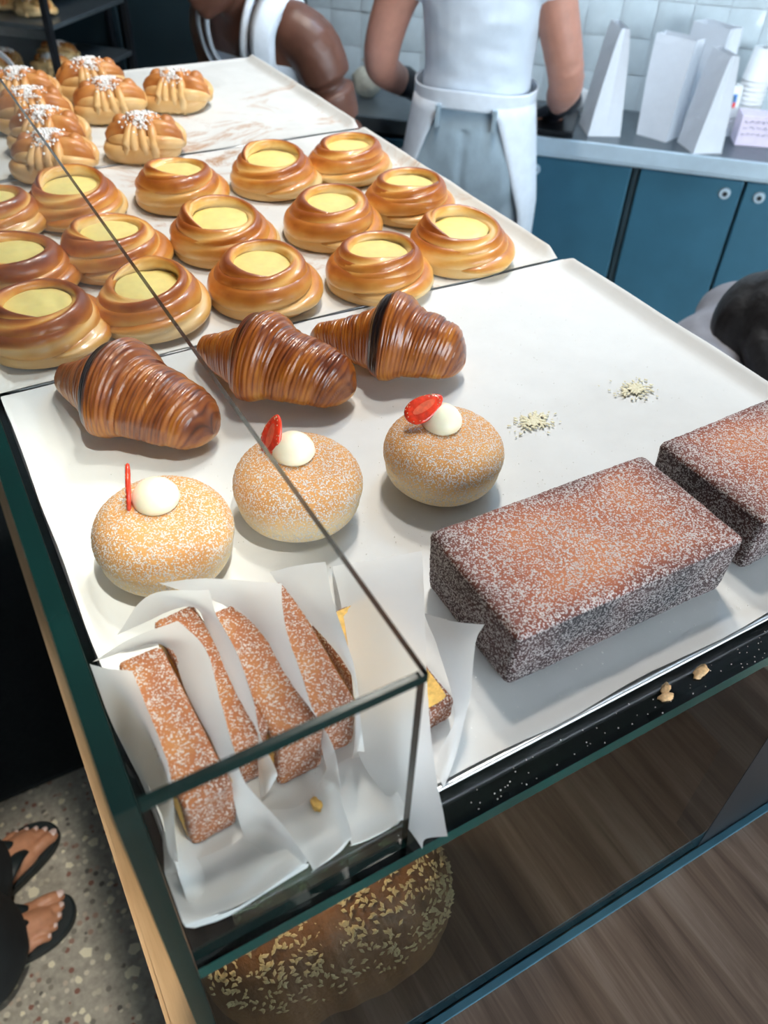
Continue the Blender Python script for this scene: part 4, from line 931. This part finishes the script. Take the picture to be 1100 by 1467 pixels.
# apron: waist tie at the back, skirt wrapping round both hips
ap = MB(); V = []; nu, nv = 9, 44
for i in range(nu):
    f = i / (nu - 1)
    for j in range(nv):
        a = 2 * PI * j / (nv - 1); z = 1.048 + .045 * f; V.append((.166 * math.cos(a), .004 + .127 * math.sin(a), z + .004 * math.sin(a * 3)))
ap.add(V, grid_faces(nu, nv))
nu, nv = 24, 50; V = []
for i in range(nu):
    f = i / (nu - 1); z = 1.06 - .66 * f
    half = math.radians(156 - 32 * min(1, f * 2.2) ** .8)           # how far it wraps round to the back
    for j in range(nv):
        q = j / (nv - 1) * 2 - 1; a = PI / 2 + q * half
        rx = .166 + .038 * min(1, f * 2.6) + .012 * f; ry = .128 + .030 * min(1, f * 2.6) + .02 * f; rip = .004 * math.sin(q * 14 + f * 3) * min(1, f * 2)
        V.append(((rx + rip) * math.cos(a), .004 + (ry + rip) * math.sin(a), z))
ap.add(V, grid_faces(nu, nv))
am = ap.mesh('apron'); ao = obj('apron', am, m_apron, P1); so = ao.modifiers.new('thick', 'SOLIDIFY'); so.thickness = .003
hm = MB(); ball(hm, (0, .012, 1.625), (.084, .098, .100), 22, 16); ball(hm, (0, -.085, 1.63), (.045, .04, .045), 16, 12)
obj('hair', fuse(hm, 'hair', .007, 3), m_hair, P1); eyes(P1, (0, .03, 1.585), .35)
# --- server leaning in at the left; local +y is the way the person faces
P2 = person('person', (.955, 2.12, 0), math.radians(112), 'dark-skinned person in white tank top and apron straps leaning behind the far tray')
mb = MB()
# chest leans forward: rings follow the lean
loft(mb, [(0, -.02, .82, .160, .115), (0, .0, .92, .155, .115), (0, .03, 1.02, .130, .10), (0, .075, 1.12, .145, .105), (0, .12, 1.20, .165, .10), (0, .145, 1.26, .150, .075), (0, .165, 1.295, .07, .055)])
limb(mb, [(0, .155, 1.25), (0, .185, 1.31), (0, .215, 1.36)], [.062, .056, .055]); head_mb(mb, (0, .262, 1.400), .42, 1.02)
for s_ in (-1, 1):
    limb(mb, [(s_ * .085, -.03, .84), (s_ * .10, .0, .48), (s_ * .10, -.03, .10)], [.09, .065, .045]); limb(mb, [(s_ * .10, -.04, .05), (s_ * .105, .05, .03), (s_ * .11, .13, .022)], [.036, .034, .026])
limb(mb, [(.115, .135, 1.25), (.172, .11, 1.215), (.222, .055, 1.09), (.250, .01, .94), (.235, .11, .88), (.19, .215, .86)], [.062, .068, .062, .050, .042, .030], 18)
limb(mb, [(-.115, .14, 1.25), (-.172, .115, 1.205), (-.198, .075, 1.06), (-.205, .035, .90), (-.19, .15, .84), (-.16, .27, .83)], [.062, .064, .058, .050, .042, .030], 18)
hand_mb(mb, (.187, .222, .857), (-.3, .9, -.3), (1, .3, 0), (0, .3, .95), .95, .5, -1); hand_mb(mb, (-.157, .277, .828), (.3, .9, -.3), (1, -.3, 0), (0, .3, .95), .95, .5, 1)
obj('body', fuse(mb, 'body', .0062, 4), m_skin2, P2); eyes(P2, (0, .262, 1.400), .42, 1.02)
tk = MB()
loft(tk, [(0, -.01, .86, .168, .125), (0, .0, .93, .163, .124), (0, .03, 1.02, .142, .112), (0, .072, 1.11, .152, .115), (0, .098, 1.165, .162, .112), (0, .11, 1.195, .158, .106)])
tkm = fuse(tk, 'tank_top', .007, 4); tko = obj('tank_top', tkm, m_apron, P2)
def strap(path, wd, name, par, mat, th=.005):
    q = catmull(path, 6); V = []
    for i, p_ in enumerate(q):
        d = q[min(i + 1, len(q) - 1)] - q[max(i - 1, 0)]; d /= np.linalg.norm(d) + 1e-9
        out = np.array((p_[0], p_[1] - .10, (p_[2] - 1.12) * .6)); out = out - d * out.dot(d); out /= np.linalg.norm(out) + 1e-9
        s = np.cross(d, out) * wd; V += [tuple(p_ - s), tuple(p_ - s * .4 + out * th), tuple(p_ + s * .4 + out * th), tuple(p_ + s), tuple(p_ - out * th)]
    return obj(name, mesh(name, V, grid_faces(len(q), 5, True)), mat, par)
for s_ in (-1, 1):
    strap([(s_ * .085, .195, 1.135), (s_ * .100, .222, 1.20), (s_ * .108, .218, 1.265), (s_ * .110, .165, 1.312), (s_ * .105, .09, 1.285), (s_ * .10, .02, 1.20), (s_ * .09, -.02, 1.10)], .031, 'shoulder_strap', tko, m_apron)
    strap([(s_ * .045, .205, 1.14), (s_ * .055, .235, 1.20), (s_ * .062, .232, 1.265), (s_ * .060, .195, 1.325), (s_ * .035, .135, 1.345), (0, .115, 1.345)], .011, 'apron_strap', P2, m_apron)
tr = MB(); loft(tr, [(0, -.02, .78, .172, .125), (0, -.02, .86, .176, .13), (0, -.005, .95, .165, .125)])
for s_ in (-1, 1): limb(tr, [(s_ * .09, -.025, .82), (s_ * .10, 0, .50), (s_ * .10, -.02, .12)], [.10, .08, .07], 18)
obj('trousers', fuse(tr, 'trousers', .009, 4), m_blackc, P2)
hm = MB(); ball(hm, (0, .245, 1.445), (.088, .100, .095), 20, 14); obj('hair', fuse(hm, 'hair', .008, 3), m_hair, P2)
# --- person bending behind the counter at the right; local +y is the way the person faces
P3 = person('person', (1.270, .955, 0), math.radians(205), 'dark-haired person in grey top bending down behind the counter, cut by right edge')
mb = MB()
loft(mb, [(0, -.08, .56, .165, .12), (0, -.03, .68, .15, .12), (0, .02, .80, .155, .115), (0, .06, .90, .165, .10), (0, .085, .97, .10, .07)])
limb(mb, [(0, .08, .95), (0, .12, 1.0), (0, .15, 1.03)], [.058, .052, .052]); head_mb(mb, (0, .205, 1.005), .75)
for s_ in (-1, 1):
    limb(mb, [(s_ * .09, -.06, .56), (s_ * .12, .22, .48), (s_ * .11, .03, .10)], [.09, .066, .046]); limb(mb, [(s_ * .11, .02, .05), (s_ * .115, .10, .03), (s_ * .12, .17, .022)], [.036, .034, .026])
    limb(mb, [(s_ * .16, .06, .93), (s_ * .21, .08, .80), (s_ * .23, .14, .68), (s_ * .18, .28, .66), (s_ * .13, .36, .68)], [.056, .048, .042, .036, .028], 14)
    hand_mb(mb, (s_ * .128, .365, .68), (-.3 * s_, .9, .1), (1, .3 * s_, 0), (0, 0, 1), .95, .5, -s_)
def crouch(m):
    for i, v in enumerate(m.v): m.v[i] = (v[0], v[1], v[2] - .075 * min(1, max(0, (v[2] - .3) / .2)))
    return m
obj('body', fuse(crouch(mb), 'body', .0068, 4), m_skin3, P3); eyes(P3, (0, .205, .930), .75)
gt = MB()
loft(gt, [(0, -.075, .55, .185, .14), (0, -.03, .68, .175, .14), (0, .02, .80, .180, .135), (0, .055, .90, .190, .12), (0, .07, .97, .135, .085), (0, .08, 1.0, .075, .065)])
for s_ in (-1, 1): limb(gt, [(s_ * .13, .06, .935), (s_ * .162, .06, .925), (s_ * .21, .08, .80), (s_ * .23, .14, .68), (s_ * .18, .27, .662)], [.080, .082, .072, .062, .054], 16)
gm = fuse(crouch(gt), 'grey_top', .008, 5)
for v in gm.vertices:
    k = nz((v.co.x * 10, v.co.y * 10, v.co.z * 10)) * .008; v.co += Vector((k, k, k * .5))
obj('grey_top', gm, m_grey, P3)
tr = MB()
for s_ in (-1, 1): limb(tr, [(s_ * .09, -.06, .56), (s_ * .12, .22, .48), (s_ * .11, .03, .12)], [.120, .098, .085], 16)
obj('trousers', fuse(crouch(tr), 'trousers', .009, 4), m_blackc, P3)
hm = MB(); ball(hm, (0, .180, 1.045), (.098, .110, .098), 24, 18); limb(hm, [(-.07, .16, 1.02), (-.088, .20, .96), (-.075, .22, .89)], [.045, .042, .02], 12); limb(hm, [(.07, .16, 1.02), (.088, .20, .96), (.075, .22, .89)], [.045, .042, .02], 12); ball(hm, (0, .11, 1.01), (.085, .07, .10), 18, 14)
hmm = fuse(crouch(hm), 'hair', .006, 3)
for v in hmm.vertices: v.co += Vector((nz((v.co.x * 60, v.co.y * 14, v.co.z * 14)) * .004, 0, 0))
obj('hair', hmm, m_hair, P3)
for prs, pts in ((P1, [(.09, -.035, .050), (.095, .06, .034), (.10, .145, .026)]), (P2, [(.10, -.045, .050), (.105, .05, .034), (.11, .135, .026)]), (P3, [(.11, .015, .050), (.115, .10, .034), (.12, .175, .026)])):
    for s_ in (-1, 1):
        mb = MB(); limb(mb, [(s_ * x, y, z) for x, y, z in pts], [.046, .044, .034], 16)
        for i, v in enumerate(mb.v): mb.v[i] = (v[0], v[1], max(.001, v[2]))
        obj('shoe', mb.mesh('shoe'), m_rubber, prs)
# --- customer at the left in black with flip-flops; local +y is the way the person faces
P4 = person('person', (-.395, .885, 0), math.radians(-90), 'customer in loose black clothes and black flip-flops standing on the terrazzo floor')
mb = MB()
loft(mb, [(0, 0, .84, .165, .115), (0, 0, .95, .160, .115), (0, .0, 1.08, .130, .095), (0, .0, 1.22, .155, .10), (0, -.01, 1.36, .165, .085), (0, -.01, 1.41, .075, .06)])
limb(mb, [(0, -.012, 1.37), (0, -.005, 1.43), (0, .01, 1.49)], [.055, .05, .052]); head_mb(mb, (0, .03, 1.57), .3)
for s_ in (-1, 1):
    limb(mb, [(s_ * .085, 0, .86), (s_ * .075, .005, .48), (s_ * .068, -.02, .10)], [.085, .06, .042])
    limb(mb, [(s_ * .155, -.01, 1.355), (s_ * .21, -.01, 1.24), (s_ * .24, .0, 1.09), (s_ * .235, .04, .96), (s_ * .23, .07, .86)], [.056, .048, .042, .036, .028], 14)
    hand_mb(mb, (s_ * .229, .072, .852), (0, .15, -1), (0, 1, .15), (s_, 0, 0), .95, .3, 1)
obj('body', fuse(mb, 'body', .0075, 4), m_skin3, P4); eyes(P4, (0, .03, 1.57), .3)
def foot(s_, loc, rz):
    """right-hand frame: +y toes; s_=+1 big toe on -x side"""
    g = MB()
    limb(g, [(0, -.10, .056), (0, -.05, .062), (0, .0, .052), (0, .06, .040), (0, .095, .034)], [.030, .036, .036, .030, .024], 18)
    limb(g, [(0, -.10, .060), (0, -.095, .12), (0, -.09, .18)], [.034, .036, .040], 16)
    limb(g, [(-s_ * .022, .02, .036), (-s_ * .026, .08, .034)], [.024, .021], 12); limb(g, [(s_ * .024, .0, .034), (s_ * .028, .06, .032)], [.022, .017], 12)
    toes = [(-.031, .088, .133, .0135), (-.010, .092, .130, .0098), (.007, .086, .121, .0092), (.022, .077, .109, .0086), (.035, .066, .094, .0082)]
    for x, y0, y1, rr in toes:
        x *= s_; limb(g, [(x, y0 - .03, .034), (x, (y0 + y1) / 2, .036), (x, y1, .0285)], [rr * 1.0, rr, rr * .92], 12, 4)
    o = obj('foot', fuse(g, 'foot', .0030, 2), m_skin3, P4, loc, (0, 0, rz))
    for x, y0, y1, rr in toes:
        n_ = MB(); ball(n_, (x * s_, y1 + rr * .25, .0285 + rr * .72), (rr * .62, rr * .75, rr * .28), 12, 8); obj('toenail', n_.mesh('toenail'), m_nail, o)
    # flip-flop
    out = [(-.046, -.14), (-.050, .0), (-.052, .08), (-.046, .125), (-.026, .152), (.004, .153), (.030, .135), (.047, .10), (.050, .05), (.043, -.02), (.038, -.14), (.022, -.168), (0, -.175), (-.028, -.168)]
    q = catmull([(a * s_ * -1 * -1, b, 0) for a, b in out] + [(out[0][0] * s_, out[0][1], 0)], 5)[:-1]; n = len(q); V = []
    cx, cy = 0, 0
    for z, k in ((0, .97), (.004, 1.0), (.019, 1.0), (.0225, .97)): V += [(p_[0] * k, p_[1] * k if abs(p_[1]) < .2 else p_[1], z) for p_ in q]
    F = grid_faces(4, n, True) + [tuple(range(n))[::-1], tuple(range(3 * n, 4 * n))]
    f = obj('flip_flop', mesh('flip_flop', V, F, False), m_rubber, P4, loc, (0, 0, rz))
    st = MB()
    for sgn, pts in ((1, [(-s_ * .020, .093, .040), (-s_ * .030, .055, .066), (-s_ * .046, .01, .062), (-s_ * .052, -.045, .024)]), (2, [(-s_ * .020, .093, .040), (s_ * .012, .05, .076), (s_ * .040, .0, .064), (s_ * .045, -.045, .024)])):
        qq = catmull(pts, 6); st.tube(qq, [.006 + .011 * min(1, i / 8) for i in range(len(qq))], 10, 0, .35)
    st.tube([(-s_ * .020, .093, .022), (-s_ * .020, .093, .044)], .004, 8)
    obj('strap', st.mesh('strap'), m_rubber, f)
foot(1, (.055, .070, 0), math.radians(3)); foot(-1, (-.079, .086, 0), math.radians(28))
tr = MB()
loft(tr, [(0, 0, .76, .185, .14), (0, 0, .90, .18, .135), (0, .0, 1.06, .155, .12)])
for s_, fx in ((1, .060), (-1, -.060)): limb(tr, [(s_ * .09, 0, .82), (s_ * .085, .01, .50), (fx + s_ * .01, .02, .22), (fx + s_ * .01, .038, .075)], [.105, .095, .102, .110], 20)
tm = fuse(tr, 'trousers', .009, 4)
for v in tm.vertices:
    k = nz((v.co.x * 14, v.co.y * 14, v.co.z * 5)) * .010; v.co.x += k; v.co.y += k
    v.co.z = max(v.co.z, .058)
obj('trousers', tm, m_blackc, P4)
tp = MB(); loft(tp, [(0, 0, .88, .19, .145), (0, 0, 1.0, .175, .135), (0, 0, 1.1, .155, .12), (0, 0, 1.23, .17, .12), (0, -.01, 1.35, .175, .10), (0, -.01, 1.41, .085, .07)])
for s_ in (-1, 1): limb(tp, [(s_ * .12, -.01, 1.365), (s_ * .160, -.01, 1.352), (s_ * .212, -.01, 1.235), (s_ * .24, .0, 1.085), (s_ * .236, .04, .96)], [.075, .075, .068, .060, .052], 16)
obj('black_top', fuse(tp, 'black_top', .009, 4), m_blackc, P4)
hm = MB(); ball(hm, (0, .01, 1.61), (.088, .10, .10), 20, 14); ball(hm, (0, -.05, 1.53), (.08, .06, .11), 18, 12); obj('hair', fuse(hm, 'hair', .008, 3), m_hair, P4)
# dark sheet added where the floor beyond the customer lies in shade
tag(obj('floor_shade_sheet', boxm('floor_shade_sheet', -1.2, 1.145, .0005, -.02, 2.6, .012, .004), m_shade_sheet), 'dark sheet for the shaded floor along the counter beyond the customer', 'mat')

for me in bpy.data.meshes:                                    # outward normals everywhere
    if len(me.polygons) < 2: continue
    bm = bmesh.new(); bm.from_mesh(me); bmesh.ops.recalc_face_normals(bm, faces=bm.faces); bm.to_mesh(me); bm.free()
